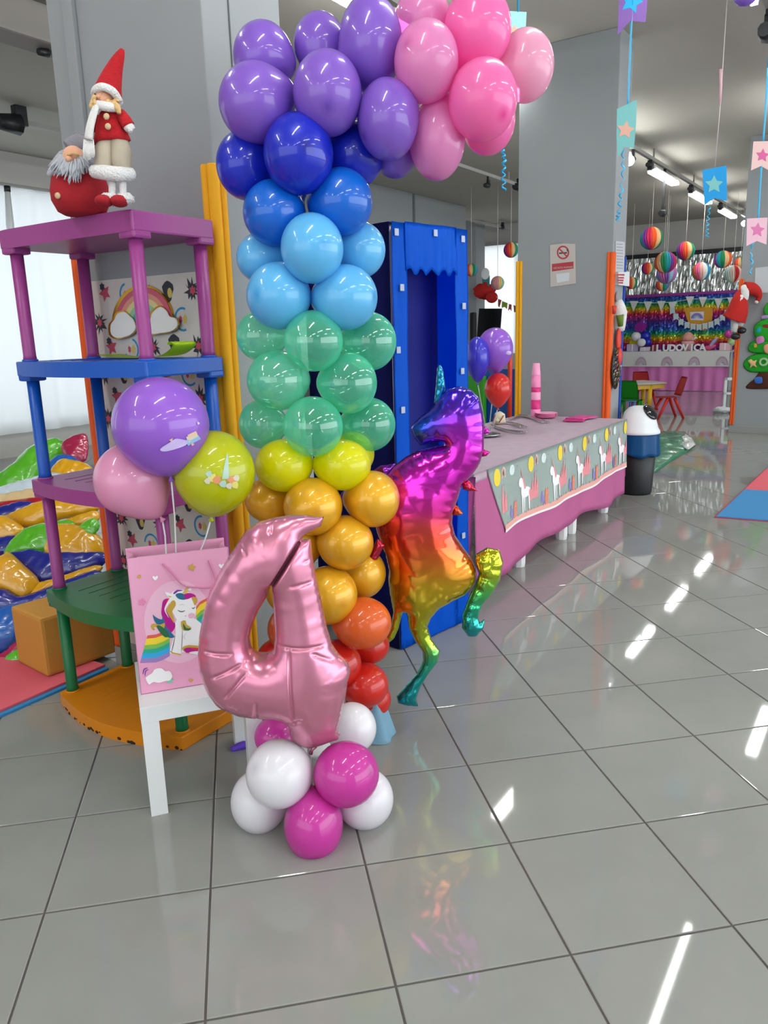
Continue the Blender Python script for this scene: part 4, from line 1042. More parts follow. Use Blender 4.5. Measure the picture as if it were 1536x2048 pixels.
# ================================================================== BLUE FABRIC BOOTH
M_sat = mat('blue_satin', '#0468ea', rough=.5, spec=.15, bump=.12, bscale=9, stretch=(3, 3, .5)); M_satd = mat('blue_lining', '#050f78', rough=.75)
K0, K1 = atz(800, 1300), atz(935, 1240)
kx = K1-K0; kx[2] = 0; KW = float(np.linalg.norm(kx)); kx /= KW; ky = np.array([-kx[1], kx[0], 0]); KH, KD = 1.785, .52
bo = thing('fabric_booth', 'tall blue satin puppet booth with a dark open front behind the unicorn balloon', 'booth', K0+kx*KW/2+ky*KD/2)
KA = (K0, kx, ky, ZZ)
def kp(x, y, z): return K0+kx*x+ky*y+ZZ*z
oxa, oxb = .085, KW-.085; oz0, oz1 = .36, 1.60
def wav(x, z, a=.004): return a*math.sin(x*38+math.sin(z*3)*1.5)+a*.6*math.sin(z*13+x*9)
for (nm, xa, xb, za, zb) in (('front_strip', 0, oxa, .004, KH), ('front_strip', oxb, KW, .004, KH), ('front_panel', oxa, oxb, .004, oz0)):
    mb = MB(); mb.grid(lambda u, v: kp(xa+(xb-xa)*u, -.006-abs(wav(xa+(xb-xa)*u, za+(zb-za)*v)), za+(zb-za)*v), 10, 40); bmesh.ops.solidify(mb.bm, geom=mb.bm.faces[:], thickness=.003); mb.build(nm, M_sat, bo)
mb = MB()       # gathered valance along the top of the opening
mb.grid(lambda u, v: kp(oxa-.01+(oxb-oxa+.02)*u, -.012-.006*abs(math.sin(u*24))*(1-v)-.004*math.sin(u*11), oz1+.012*math.sin(u*29)*(1-v)+(KH+.004-oz1)*v), 60, 10); bmesh.ops.solidify(mb.bm, geom=mb.bm.faces[:], thickness=.003); mb.build('valance', M_sat, bo)
mb = MB()
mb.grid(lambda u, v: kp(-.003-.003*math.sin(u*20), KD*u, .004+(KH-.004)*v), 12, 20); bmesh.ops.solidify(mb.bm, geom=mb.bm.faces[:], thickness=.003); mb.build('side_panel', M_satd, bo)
mb = MB(); mb.grid(lambda u, v: kp(KW+.003, KD*u, .004+(KH-.004)*v), 12, 20); bmesh.ops.solidify(mb.bm, geom=mb.bm.faces[:], thickness=.003); mb.build('side_panel', M_sat, bo)
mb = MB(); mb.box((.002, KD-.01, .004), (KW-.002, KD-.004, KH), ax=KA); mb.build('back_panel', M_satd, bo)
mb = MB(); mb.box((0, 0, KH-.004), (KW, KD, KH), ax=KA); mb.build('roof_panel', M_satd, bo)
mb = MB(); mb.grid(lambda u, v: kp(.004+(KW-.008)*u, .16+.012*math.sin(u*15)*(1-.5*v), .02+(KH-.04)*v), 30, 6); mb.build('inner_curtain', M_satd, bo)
for x in (.012, KW-.012):
    for y in (.014, KD-.02):
        mb = MB(); mb.tube([kp(x, y, 0), kp(x, y, KH-.005)], .010, 8); mb.build('frame_pole', mat('steel_tube', '#8d9196', rough=.4, metal=.6), bo)
for (px, py) in ((793, 464), (871, 466), (926, 478), (804, 575), (928, 612), (797, 700), (925, 742), (806, 820), (927, 1071)):
    c = atp(px, py, K0-ky*.016, ky); mb = MB(); mb.box((-.011, -.002, -.013), (.011, .002, .013), ax=(c, kx, ky, ZZ)); mb.build('velcro_patch', mat('velcro', '#a9b2c9', rough=.9), bo)

# ================================================================== PARTY TABLE WITH CLOTHS
TZ = .667; TX0, TX1, TY0, TY1 = 3.40, 5.95, 1.735, 2.60
M_pl = mat('garden_table_plastic', '#e4e6e6', rough=.4)
for (xa, xb, lab) in ((3.62, 4.80, 'white plastic table under the pink cloth, the half nearer the booth'), (4.88, 5.94, 'white plastic table under the pink cloth, the half by the bin')):
    t = thing('plastic_table', lab, 'table', ((xa+xb)/2, 2.17, 0), 'plastic tables under the party cloth')
    mb = MB(); mb.box((xa, TY0+.02, TZ-.035), (xb, TY1-.02, TZ-.006), bev=.008); mb.build('tabletop', M_pl, t)
    for x in ((xa+.47 if xa < 4 else xa+.07), xb-(.02 if xa < 4 else .30)):
        for y in (TY0+.0, TY1-.05):
            mb = MB()
            for k in range(1): mb.lathe([(.036, 0), (.040, .02), (.048, TZ-.036)], (x, y+.04, 0), 8, smooth=False)
            mb.build('leg', M_pl, t)
M_pc = mat('pink_cloth', '#ec86c0', rough=.5, spec=.45, bump=.08, bscale=12); M_tc = mat('paper_cloth', '#f4e0ee', rough=.6, var=.05, vscale=14)
M_bd = mat('cloth_border_green', '#cfe2da', rough=.55)
def droop(x): return .018*math.sin(x*4.1)+.010*math.sin(x*9.7+1)
def front(x, z, off=0.0):   # fluted cloth hanging from the front edge
    d = (TZ-z)/TZ
    return np.array([x, TY0-.012-off-d*(.018+.012*math.sin(x*7.3)+.007*math.sin(x*17+1.2)), z])
pc = thing('pink_tablecloth', 'plain pink underskirt cloth hanging to the table legs below the unicorn border', 'tablecloth', (4.7, 2.17, .1))
zb = lambda x: .100+.022*math.sin(x*2.9+.4)+.014*math.sin(x*7.7)-.02*max(0, 1-(x-TX0)/.5)
mb = MB(); mb.grid(lambda u, v: front(TX0+(TX1-TX0)*u, zb(TX0+(TX1-TX0)*u)+(TZ-.002-zb(TX0+(TX1-TX0)*u))*v), 120, 14); bmesh.ops.solidify(mb.bm, geom=mb.bm.faces[:], thickness=.0015); mb.build('front_drop', M_pc, pc)
mb = MB(); mb.grid(lambda u, v: np.array([TX0-.01-(1-v)*(.02+.018*math.sin(u*16)+.06*(1-u)), TY0-.03+(TY1-TY0+.05)*u, .16+.03*math.sin(u*6)+(TZ-.17-.03*math.sin(u*6))*v]), 60, 10); bmesh.ops.solidify(mb.bm, geom=mb.bm.faces[:], thickness=.0015); mb.build('end_drop', M_pc, pc)
mb = MB(); mb.grid(lambda u, v: np.array([TX1+.008+(1-v)*(.02+.01*math.sin(u*16)), TY0-.02+(TY1-TY0+.03)*u, .22+(TZ-.224)*v]), 40, 6); mb.build('end_drop', M_pc, pc)
uc = thing('unicorn_tablecloth', 'paper tablecloth with a printed border of white unicorns, suns and castles', 'tablecloth', (4.7, 2.17, .66))
mb = MB(); mb.grid(lambda u, v: np.array([TX0-.012+(TX1-TX0+.02)*u, TY0-.014+(TY1-TY0+.02)*v, TZ+.0010+.0012*noise.noise(Vector((u*22, v*9, 1)))+.0002*math.sin(u*60+v*10)]), 90, 30); bmesh.ops.solidify(mb.bm, geom=mb.bm.faces[:], thickness=-.0012); mb.build('top_sheet', M_tc, uc)
zc = lambda x: .294+.008*math.sin(x*3.3+1)+.006*math.sin(x*8.3)
def bdp(x, v, off): # v 0 bottom .. 1 top edge of the border drop
    return front(x, zc(x)+(TZ+.003-zc(x))*v, off)
XB0 = 3.535
XL = lambda v: XB0+.20*(1-v)
mb = MB(); mb.grid(lambda u, v: bdp(XL(v)+(TX1+.012-XL(v))*u, v, .008), 130, 12); bmesh.ops.solidify(mb.bm, geom=mb.bm.faces[:], thickness=.001); bs = mb.build('border_drop', M_bd, uc)
mb = MB(); mb.grid(lambda u, v: bdp(TX0-.012+(XB0-TX0+.012)*u, .88+.12*v, .008), 12, 3); bmesh.ops.solidify(mb.bm, geom=mb.bm.faces[:], thickness=.001); mb.build('side_drop', M_tc, uc)
BC = ['#e8a9a0', '#eeeaea', '#ead03c', '#e58d94', '#f0eef0', '#8a7fc0', '#e0826a', '#e3bcae', '#d0e0dc', '#9ab0a0']
bm_ = [mat('border_'+c, c, rough=.6) for c in BC]
mb = MB(); nl = [0]
def pr_poly(x0, pts, mi):   # pts in metres along / 0..1 in height; subdivided so that the print follows the folds
    nl[0] += 1; P = [(x0+a, b) for a, b in pts]; Q = []
    for i in range(len(P)):
        a, b = np.array(P[i]), np.array(P[(i+1) % len(P)]); n_ = max(1, int(abs(a[0]-b[0])/.03))
        for k in range(n_): Q.append(a+(b-a)*k/n_)
    c = np.mean(Q, 0); off = .0095+.00002*nl[0]
    cv = mb._v(bdp(c[0], c[1], off+.0006)); vs = [mb._v(bdp(p[0], p[1], off+.0002)) for p in Q]
    for i in range(len(vs)): mb.face([vs[i], vs[(i+1) % len(vs)], cv], mi, True)
def strip(mi, v0, v1):
    n_ = 120
    for i in range(n_):
        xa, xb = XL(.05)+(TX1+.01-XL(.05))*i/n_, XL(.05)+(TX1+.01-XL(.05))*(i+1)/n_
        mb.face([mb._v(bdp(xa, v0, .0098)), mb._v(bdp(xb, v0, .0098)), mb._v(bdp(xb, v1, .0098)), mb._v(bdp(xa, v1, .0098))], mi, True)
strip(1, 0, .035); strip(0, .035, .11)
SP = .451; x = 3.638
def ell(cx, cy, rx, ry, n=14): return [(cx+rx*math.cos(2*math.pi*k/n), cy+ry*math.sin(2*math.pi*k/n)) for k in range(n)]
while x < TX1-.05:
    def put(pts, mi):
        if all(XL(p[1])+.004 < x+p[0] < TX1 for p in pts): pr_poly(x, pts, mi)
    put(ell(.01, .84, .040, .125), 2)
    put([(.06, .80), (.065, .90), (.085, .97), (.11, .93), (.115, .80), (.10, .80), (.098, .90), (.085, .92), (.075, .88), (.072, .80)], 7)
    put(ell(.20, .86, .035, .08), 8)
    for cx_ in (.035, .070, .105): put([(cx_-.016, .30), (cx_-.016, .46), (cx_, .62 if cx_ != .07 else .74), (cx_+.016, .46), (cx_+.016, .30)], 3)
    put([(.02, .28), (.02, .40), (.12, .40), (.12, .28)], 3); put(ell(-.01, .36, .018, .11), 3)
    # unicorn: legs, body, neck, head, horn, mane
    ux = lambda pts: [(p[0]*1.15-.345, p[1]) for p in pts]
    put(ux([(.205, .12), (.216, .12), (.220, .40), (.198, .40)]), 4); put(ux([(.226, .14), (.234, .14), (.236, .40), (.222, .40)]), 4); put(ux([(.280, .12), (.292, .12), (.296, .42), (.274, .42)]), 4); put(ux(ell(.245, .43, .055, .085, 16)), 4); put(ux([(.190, .42), (.225, .40), (.222, .56), (.206, .66), (.190, .66)]), 4); put(ux(ell(.184, .61, .024, .075, 12)), 4)
    put(ux([(.192, .70), (.186, .83), (.20, .72)]), 6); put(ux([(.205, .72), (.225, .63), (.245, .50), (.228, .45), (.222, .54), (.208, .63)]), 3); put(ux([(.29, .49), (.315, .43), (.318, .27), (.302, .24), (.30, .40)]), 3)
    put(ell(.185, .22, .022, .07), 5); put(ell(.180, .31, .011, .035), 5); put(ell(.205, .15, .010, .03), 5)
    fx_ = lambda pts: [(p[0]-.125, p[1]) for p in pts]
    put(fx_([(.345, .13), (.345, .25), (.355, .38), (.372, .34), (.388, .38), (.392, .25), (.38, .13)]), 6); put(fx_([(.352, .11), (.352, .18), (.385, .18), (.385, .11)]), 6); put(ell(.244, .28, .008, .03), 4)
    for k in range(10): put(ell(-.02+.045*k+.01*math.sin(k*5), .135+.03*math.sin(k*3.3), .007, .018, 6), (6, 9, 3)[k % 3])
    for k in range(6): put(ell(.03+.06*k, .55+.35*abs(math.sin(k*2.7)), .004, .010, 6), (3, 5, 1)[k % 3])
    x += SP
mb.build('border_print', bm_, uc, kind='stuff', fix=False)
# cutlery on the table
TT = TZ+.0065
def ont(px, py, dz=0.0): return atz(px, py, TT+dz)
# pink cups, stacked
cupb = ont(1071, 834); cu = (cupb[0], cupb[1])
cups = [(835, 795, 'pale'), (795, 768, 'pale'), (815, 815, '')]
def cup(z, h, c, lab, up=False):
    r0, r1 = (.030, .0375)
    prof = [(0, z), (r1+.0012, z), (r1+.0018, z+.003), (r1-.001, z+h), (0, z+h)]
    mb = MB(); mb.lathe(prof, (cu[0], cu[1], 0), 28); return tag(mb.build('paper_cup', mat('cup_'+c, c, rough=.45)), lab, 'cup', 'stack of upturned pink paper cups')
def zat(py): return aty(1071, py, cu[1])[2]
PK1, PK2, PK3 = '#ec86b6', '#f29ec4', '#d31f78'
zz = [TT, zat(806), zat(782), zat(768), zat(756), zat(728)]
cup(zz[0], .092, PK1, 'pale pink cup lowest in the cup stack on the table')
def ring_cup(z0, z1, c, lab, ra=.0374, rb=.0368):
    mb = MB()
    top = z1+.001
    mb.lathe([(.0325, z0), (ra, z0), (ra+.0006, z0+.003), (rb, top), (0, top)], (cu[0], cu[1], 0), 28)
    return tag(mb.build('paper_cup', mat('cup_'+c, c, rough=.45)), lab, 'cup', 'stack of upturned pink paper cups')
ring_cup(zat(818), zat(800), PK3, 'deep pink cup, lower of two deep pink ones in the cup stack')
ring_cup(zat(800)+.001, zat(784), PK2, 'light pink cup between the two deep pink ones in the stack')
ring_cup(zat(784)+.001, zat(775), PK3, 'deep pink cup, upper of two deep pink ones in the cup stack')
ring_cup(zat(775)+.001, zat(751), PK1, 'pink cup just under the topmost cup of the stack', .0372, .0345)
ring_cup(zat(751)+.001, zat(727), PK2, 'topmost pale pink cup of the stack', .0345, .0265)
pb = ont(1092, 835)
for k in range(6):
    mb = MB(); z = TT+k*.0052; mb.lathe([(0, z), (.062, z), (.085, z+.012), (.088, z+.012), (.064, z+.003), (0, z+.003)], (pb[0]+.001*k, pb[1], 0), 36)
    tag(mb.build('paper_plate', mat('plate_'+(PK1 if k < 5 else '#f0a9cb'), PK1 if k < 5 else '#f0a9cb', rough=.5)), ('pink paper plate lowest in the pile beside the cup stack', 'second pink paper plate from below in the pile by the cups', 'third pink paper plate from below in the pile by the cups', 'fourth pink paper plate from below in the pile by the cups', 'pink paper plate just under the topmost of the pile')[k] if k < 5 else 'topmost pale pink paper plate of the pile beside the cups', 'plate', 'pile of pink paper plates')
nb = ont(1150, 840)
for k, (dx, dy, a, c, lab) in enumerate(((0, 0, .2, '#c02a78', 'dark pink paper napkin under the lighter one on the table'), (.09, -.02, -.2, '#d24a92', 'lighter pink paper napkin lying on the dark one'))):
    ca, sa = math.cos(a), math.sin(a); o_ = nb+np.array([dx, dy, k*.008]); mb = MB(); mb.box((-.11, -.075, 0), (.11, .075, .0075), ax=(o_, (ca, sa, 0), (-sa, ca, 0), ZZ), bev=.002)
    tag(mb.build('paper_napkin', mat('napkin_'+c, c, rough=.8)), lab, 'napkin')
M_steel = mat('polished_steel', '#b9b9bc', rough=.18, metal=.95)
for (pts, lab, w) in (([(985, 852), (1010, 862), (1050, 866)], 'nearest pair of steel tongs on the party table, pointing right', .010), ([(992, 848), (1020, 847), (1048, 856)], 'middle pair of steel tongs on the party table', .010),
                      ([(1040, 832), (1066, 838), (1092, 846)], 'steel tongs lying closest to the pink cups', .011), ([(1020, 840), (1044, 832), (1056, 836)], 'short steel tongs behind the other tongs', .009)):
    t = tag(thing('serving_tongs', lab, 'tongs', ont(*pts[1])), group='steel tongs on the party table')
    P = [ont(*p) for p in pts]
    for s_ in (0, 1):
        n_ = np.cross(P[-1]-P[0], ZZ); n_ /= np.linalg.norm(n_)
        Q_ = [P[0]+ZZ*(.008), P[1]+n_*(.012*(2*s_-1))+ZZ*(.010), P[2]+n_*(.022*(2*s_-1))+ZZ*.006]
        mb = MB(); mb.tube(Q_, [w, w*.9, w*.9], 8, sub=4, flat=(.35, 1.0)); mb.build('arm', M_steel, t)
    mb = MB(); mb.blob(P[0]+ZZ*.008, (.014, .012, .007)); mb.build('hinge', M_steel, t)
tr_ = ont(975, 872); mb = MB(); mb.lathe([(0, 0), (.07, 0), (.085, .015), (.088, .015), (.073, .002), (0, .002)], tr_, 30); tag(mb.build('steel_dish', M_steel), 'shallow steel dish at the near end of the party table, half hidden by the unicorn', 'dish')
sk = ont(1000, 852); M_sn = mat('snack_bag', '#d9cdb0', rough=.35)
sn = thing('snack_packet', 'cream snack packet with red stripes lying on the far side of the party table', 'packet', ont(998, 846))
Ps = [(984, 846), (990, 826), (1000, 822), (1010, 828), (1012, 845), (998, 850)]
SP0 = ont(998, 848)
inflate('pouch', [q(x, y, SP0) for x, y in Ps], SP0, HR, ZZ, HD, M_sn, res=.005, k=.9, crumple=.3, cscale=25, parent=sn)
mb = MB(); mb.tube([q(985, 843, SP0, .03), q(989, 833, SP0, .035), q(993, 827, SP0, .02)], .004, 6); mb.tube([q(998, 845, SP0, .045), (q(1003, 838, SP0, .045)), q(1007, 831, SP0, .03)], .004, 6); mb.build('stripe', mat('packet_red', '#8c2f24', rough=.4), sn)
# balloons on sticks at the far end behind the booth
FB = ont(975, 868); GF = 'balloons on sticks at the near end of the party table'
for (px, py, rx, ry, e, key, lab, ft) in ((955, 716, 24, 42, .03, 'cobalt', 'cobalt blue balloon beside the booth, in the bunch on the party table', (972, 860)), (990, 698, 36, 42, -.05, 'lilac', 'lilac balloon with a small cloud, topmost in the bunch on the party table', (978, 862)), (996, 778, 27, 32, .02, 'red', 'red balloon lowest in the bunch on the party table', (984, 864))):
    o, c = balloon(px, py, rx, ry, e, key, lab, GF, P0=FB, dirv=(0, 0, -1), knot=True)
    D = dep(c); tip = c-ZZ*(ry*D/F_PX)*1.14; mb = MB(); mb.tube([tip, ont(*ft)], .003, 6); tag(mb.build('balloon_stick', M_white), 'white stick under the '+{'cobalt': 'cobalt blue', 'lilac': 'small lilac', 'red': 'red'}[key]+' balloon at the party table', 'stick', 'balloon sticks on the party table')
    if key == 'lilac':
        mb = MB(); mb.blob(q(1017, 706, FB, .06), (.020, .006, .014)); mb.build('print', mat('ink_cloud', '#c9b8ea', rough=.4), o)

# ================================================================== WASTE BIN, FOLDED SHEET, MATS
bc = atz(1265, 986); bc = np.array([bc[0]+.02, 1.755, 0])
bin_ = thing('waste_bin', 'black waste bin with white swing lid and blue liner at the end of the table', 'bin', bc)
kb = dep(bc)/F_PX
hz = lambda py: aty(1270, py, bc[1])[2]
zb0, zl, zr = hz(905), hz(872), hz(818)
mb = MB(); mb.lathe([(0, 0), (.118, 0), (.125, .02), (.152, hz(868)), (0, hz(868))], bc, 36); mb.build('bucket', mat('bin_black', '#14161a', rough=.5), bin_)
mb = MB()
def lin_(u, v):
    a = 2*math.pi*u; r = .158+.012*(1-v)+.006*math.sin(a*9)*(1-v)+.004*math.sin(a*4+1)
    z0 = hz(905)+.03*math.sin(a+.6)+.008*math.sin(a*5)
    return bc+np.array([r*math.cos(a), r*math.sin(a), z0+(hz(866)-z0)*v])
mb.grid(lin_, 72, 8); bmesh.ops.solidify(mb.bm, geom=mb.bm.faces[:], thickness=.001); mb.build('bin_liner', mat('liner_blue', '#1b6fb0', rough=.25, transl=.2), bin_)
mb = MB(); z1 = hz(866); z2 = hz(815); mb.lathe([(.165, z1-.012), (.170, z1-.008), (.168, z1+.01), (.150, z1+.035), (.120, z2-.05), (.085, z2-.012), (.05, z2), (0, z2)], bc, 36); mb.build('lid', mat('bin_white', '#e6e9ec', rough=.35), bin_)
fd = -bc/np.linalg.norm(bc)*.55+HR*.75; fd[2] = 0; fd /= np.linalg.norm(fd); fl_c = bc+fd*.075+ZZ*(z2-.058); fn_ = fd*.78+ZZ*.62; fn_ /= np.linalg.norm(fn_)
s_x = np.cross(ZZ, fd); s_y = np.cross(fn_, s_x)
mb = MB(); mb.blob(fl_c+fn_*.022, (.085, .075, .022), nu=28, nv=12, ax=(s_x, s_y, fn_)); mb.build('flap', mat('bin_gloss', '#0f1114', rough=.12), bin_)

M_tarp = mat('green_vinyl', '#0f7a55', rough=.22, spec=.6, coat=.4, bump=.25, bscale=9)
t0 = atz(1320, 905); tp = [(1285, 948), (1292, 955), (1304, 950), (1340, 925), (1376, 903), (1392, 889), (1384, 877), (1368, 863), (1330, 866), (1306, 862), (1290, 868), (1270, 890)]
inf = inflate('vinyl_sheet', [atz(x, y, .0) for x, y in tp], np.array([t0[0], t0[1], .004]), (1, 0, 0), (0, 1, 0), ZZ, [M_tarp], res=.022, k=.16, kback=.0, crumple=.45, cscale=3)
tag(inf, 'folded dark green vinyl sheet lying on the floor behind the waste bin', 'sheet')
ce = atz(1385, 885, .03); inc = inflate('corner', [atz(x, y, .03) for x, y in ((1392, 889), (1384, 877), (1370, 866), (1362, 872), (1358, 890), (1376, 900))], ce, (1, 0, 0), (0, 1, 0), ZZ, [mat('white_vinyl', '#d9dcda', rough=.25, coat=.4)], res=.02, k=.25, kback=0, crumple=1, cscale=6, parent=inf)

def foam_mat(px_pts, z, th, c, name, label, under=None):
    P = [atz(x, y, z+th) for x, y in px_pts]; P = [np.array([p[0], p[1], z]) for p in P]
    mb = MB(); mb.prism(P, (0, 0, th)); bmesh.ops.bevel(mb.bm, geom=mb.bm.edges[:], offset=.002, segments=1, affect='EDGES'); return tag(mb.build(name, mat('eva_'+c, c, rough=.75, bump=.15, bscale=160)), label, 'mat')
a, b = atz(1432, 1035), atz(1489, 981); dm = b-a; e1, e2 = atz(1536, 1043), None
right = (e1-a)/np.linalg.norm(e1-a); back = dm/np.linalg.norm(dm); LM = float(np.linalg.norm(dm))
def mat_at(o, w, l, z, th, c, lab, inset=0):
    mb = MB(); mb.prism([o, o+right*w, o+right*w+back*l, o+back*l], ZZ*th); bmesh.ops.bevel(mb.bm, geom=mb.bm.edges[:], offset=.002, segments=1, affect='EDGES')
    return tag(mb.build('foam_mat', mat('eva_'+c, c, rough=.75, bump=.15, bscale=160)), lab, 'mat', 'foam floor mats at the right edge')
BLM, RDM = '#2f83bd', '#d55a68'
for k in range(3):
    for j in range(2):
        c = (BLM, RDM)[(k+j) % 2]
        lab = {(0, 0): 'blue foam mat nearest the camera at the right edge', (1, 0): 'red foam mat behind the blue one at the right edge', (2, 0): 'blue foam mat farthest back at the right edge'}.get((k, j), {(0, 1): 'red foam mat right of the nearest blue one, beyond the edge of the photo', (1, 1): 'blue foam mat right of the red one, beyond the edge of the photo', (2, 1): 'red foam mat at the far right corner, beyond the edge of the photo'}.get((k, j)))
        mat_at(a+back*(LM*k)+right*(LM*1.0*j), LM*.998, LM*.998, .006, .012, c, lab)
mb = MB(); mb.prism([a-right*.012-back*.012, a+right*2*LM, a+right*2*LM+back*LM*3, a-right*.012+back*LM*3], ZZ*.0055); tag(mb.build('mat_underlay', mat('eva_dark_red', '#9c3048', rough=.8)), 'thin dark red underlay peeping out below the blue mat at the right', 'mat')
# mats at the left
y0 = 2.69
mb = MB(); mb.box((-1.2, y0, 0), (1.90, 3.9, .011), bev=.002); tag(mb.build('foam_mat', mat('eva_'+BLM, BLM, rough=.75)), 'blue foam mat showing only its edge below the red mat on the left', 'mat')
mb = MB(); mb.box((-1.2, y0+.022, .0112), (1.90, 3.9, .022), bev=.002); tag(mb.build('foam_mat', mat('eva_'+RDM, RDM, rough=.75, bump=.15, bscale=160)), 'red foam mat on the left, under the heap of folded inflatables', 'mat')

# tan foam block
fa, fb2 = atz(105, 1352, .022), atz(215, 1312, .022)
zt = aty(82, 1238, fa[1])[2]
mb = MB(); fx = fb2-fa; fx[2] = 0; fw2 = np.linalg.norm(fx); fx /= fw2; fy = np.array([-fx[1], fx[0], 0])
w = .30; mb.box((-.02, 0, .0225), (w, .26, zt), ax=(np.array([fa[0], fa[1], 0]), fx, fy, ZZ), bev=.014)
tag(mb.build('foam_block', mat('tan_foam', '#c08a36', rough=.8, bump=.12, bscale=80)), 'tan foam block lying behind the lowest bay of the shelf', 'block')

# ================================================================== HEAP OF FOLDED INFLATABLES
def vin(c): return mat('vinyl_'+c, c, rough=.26, spec=.6, coat=.7, bump=.55, bscale=11, stretch=(1, 1, 2.2))
HG, HY, HN, HB, HM, HR_, HD_, HW, HC = '#58b81c', '#e0a50e', '#12208c', '#1560b8', '#a81c4a', '#b01428', '#0c5a40', '#c9d9e4', '#dcc08e'
X0 = -90
heap = [
 (HG, [(X0, 985), (0, 945), (28, 925), (70, 888), (118, 876), (130, 905), (100, 938), (60, 980), (0, 1000)], 1.30, 'bright green vinyl topmost in the heap, below the curtain'),
 (HM, [(122, 888), (165, 866), (176, 880), (172, 920), (138, 928)], 1.30, 'maroon vinyl at the top right of the heap'),
 (HB, [(82, 955), (95, 925), (130, 908), (165, 925), (160, 945), (100, 965)], 1.16, 'small blue fold under the top green vinyl'),
 (HY, [(95, 958), (112, 925), (130, 918), (175, 928), (190, 955), (130, 975)], 1.10, 'small yellow fold beside the purple tier'),
 (HW, [(X0, 995), (0, 973), (60, 956), (120, 945), (130, 985), (0, 1002), (X0, 1005)], 1.0, 'pale blue and white fold high in the heap'),
 (HC, [(X0, 1005), (0, 988), (60, 978), (135, 982), (140, 1004), (0, 1016)], .95, 'cream coloured fold under the pale blue one'),
 (HR_, [(X0, 1015), (0, 1003), (130, 990), (140, 1012), (0, 1024)], .90, 'thin crimson fold under the cream one'),
 (HN, [(X0, 1040), (0, 1012), (60, 1002), (70, 1024), (0, 1044)], .84, 'navy fold above the long yellow one'),
 (HY, [(X0, 1040), (0, 1032), (60, 1008), (120, 994), (190, 998), (195, 1022), (100, 1044), (60, 1056), (0, 1050)], .80, 'long yellow fold running behind the shelf post'),
 (HY, [(95, 1054), (182, 1022), (200, 1030), (190, 1046), (140, 1056)], .72, 'narrow yellow fold at the right, under the long yellow one'),
 (HY, [(X0, 1050), (0, 1030), (30, 1042), (52, 1062), (30, 1078), (0, 1084), (X0, 1085)], .66, 'rounded yellow roll at the left edge of the photo'),
 (HN, [(X0, 1090), (0, 1074), (40, 1072), (40, 1100), (0, 1112)], .60, 'dark navy fold under the yellow roll'),
 (HG, [(8, 1112), (22, 1080), (55, 1055), (110, 1042), (150, 1046), (120, 1100), (60, 1112)], .58, 'shiny green roll wrapped in clear film'),
 (HY, [(88, 1112), (103, 1060), (130, 1046), (178, 1058), (205, 1078), (205, 1114), (140, 1122)], .50, 'big yellow fold in the middle of the heap'),
 (HG, [(155, 1058), (185, 1036), (200, 1050), (185, 1070)], .52, 'small green corner right of the big yellow fold'),
 (HN, [(5, 1112), (60, 1098), (100, 1104), (205, 1104), (205, 1132), (110, 1166), (80, 1174), (45, 1146)], .43, 'broad navy fold in the middle of the heap'),
 (HY, [(X0, 1110), (0, 1112), (15, 1102), (48, 1130), (80, 1166), (45, 1200), (0, 1180), (X0, 1170)], .36, 'big crumpled yellow fold at the left, in clear film'),
 (HY, [(42, 1200), (60, 1170), (110, 1156), (190, 1130), (200, 1144), (110, 1184)], .34, 'yellow strip slanting up to the right'),
 (HN, [(X0, 1210), (0, 1176), (40, 1192), (100, 1172), (190, 1140), (200, 1160), (110, 1198), (90, 1210), (0, 1224)], .28, 'navy fold low in the heap above the big blue one'),
 (HB, [(X0, 1240), (0, 1212), (90, 1200), (125, 1188), (142, 1215), (95, 1248), (30, 1290), (0, 1306), (X0, 1310)], .19, 'big royal blue fold low in the heap'),
 (HM, [(X0, 1325), (0, 1306), (30, 1282), (80, 1262), (86, 1280), (30, 1316), (0, 1336)], .12, 'magenta fold near the floor on the left'),
 (HG, [(8, 1320), (30, 1300), (82, 1280), (90, 1296), (40, 1332)], .09, 'lime green flap near the floor, left of the foam block'),
 (HD_, [(X0, 1345), (0, 1330), (40, 1322), (90, 1294), (96, 1322), (50, 1347), (0, 1354), (X0, 1360)], .04, 'dark green fold lowest in the heap, on the red mat')]
H0 = atz(40, 1352, .022)
for k, (c, pts, back_, lab) in enumerate(heap):
    P0 = H0-HD*(.10+back_*1.15)
    P3 = [q(x, y, P0) for x, y in smooth_px(pts, 3)]
    lean = HD*.80+ZZ*.6; lean /= np.linalg.norm(lean); ey_ = np.cross(lean, HR); ey_ = ey_ if ey_[2] > 0 else -ey_
    c0 = np.mean(P3, 0)
    P3 = [atp(*pr(p), c0, lean) for p in P3]
    o = inflate('folded_inflatable', P3, c0, HR, ey_, lean, vin(c), cells=46, k=.62, kback=.9, crumple=.34, cscale=5, pucker=.2, pfreq=45, plen=.03)
    tag(o, lab, 'inflatable', 'folded vinyl inflatables heaped on the left')

# ================================================================== NOTICES AND DECORATION ON THE PILLARS
def px_poly(x, pts, mb, mi=0, off=0.0): mb.poly([atx(px, py, x-off) for px, py in pts], mi)
M_paper = mat('paper', '#b9b2ac', rough=.35, bump=.15, bscale=30); M_inkr = mat('ink_red', '#a8323a', rough=.5); M_inkk = mat('ink_black', '#3a3638', rough=.5)
ns = thing('no_smoking_notice', 'crinkled no smoking notice in a clear sleeve taped to the middle pillar', 'sign', atx(1126, 530, 6.19))
NX = 6.203
mb = MB(); mb.prism([atx(px, py, NX) for px, py in ((1100, 486), (1151, 488), (1152, 567), (1101, 574))], (-.002, 0, 0)); mb.build('sheet', M_paper, ns)
mb = MB(); o1 = NX-.0026
C_ = lambda cx, cy, r, n=28: [(cx+r*math.cos(2*math.pi*k/n), cy+r*1.1*math.sin(2*math.pi*k/n)) for k in range(n)]
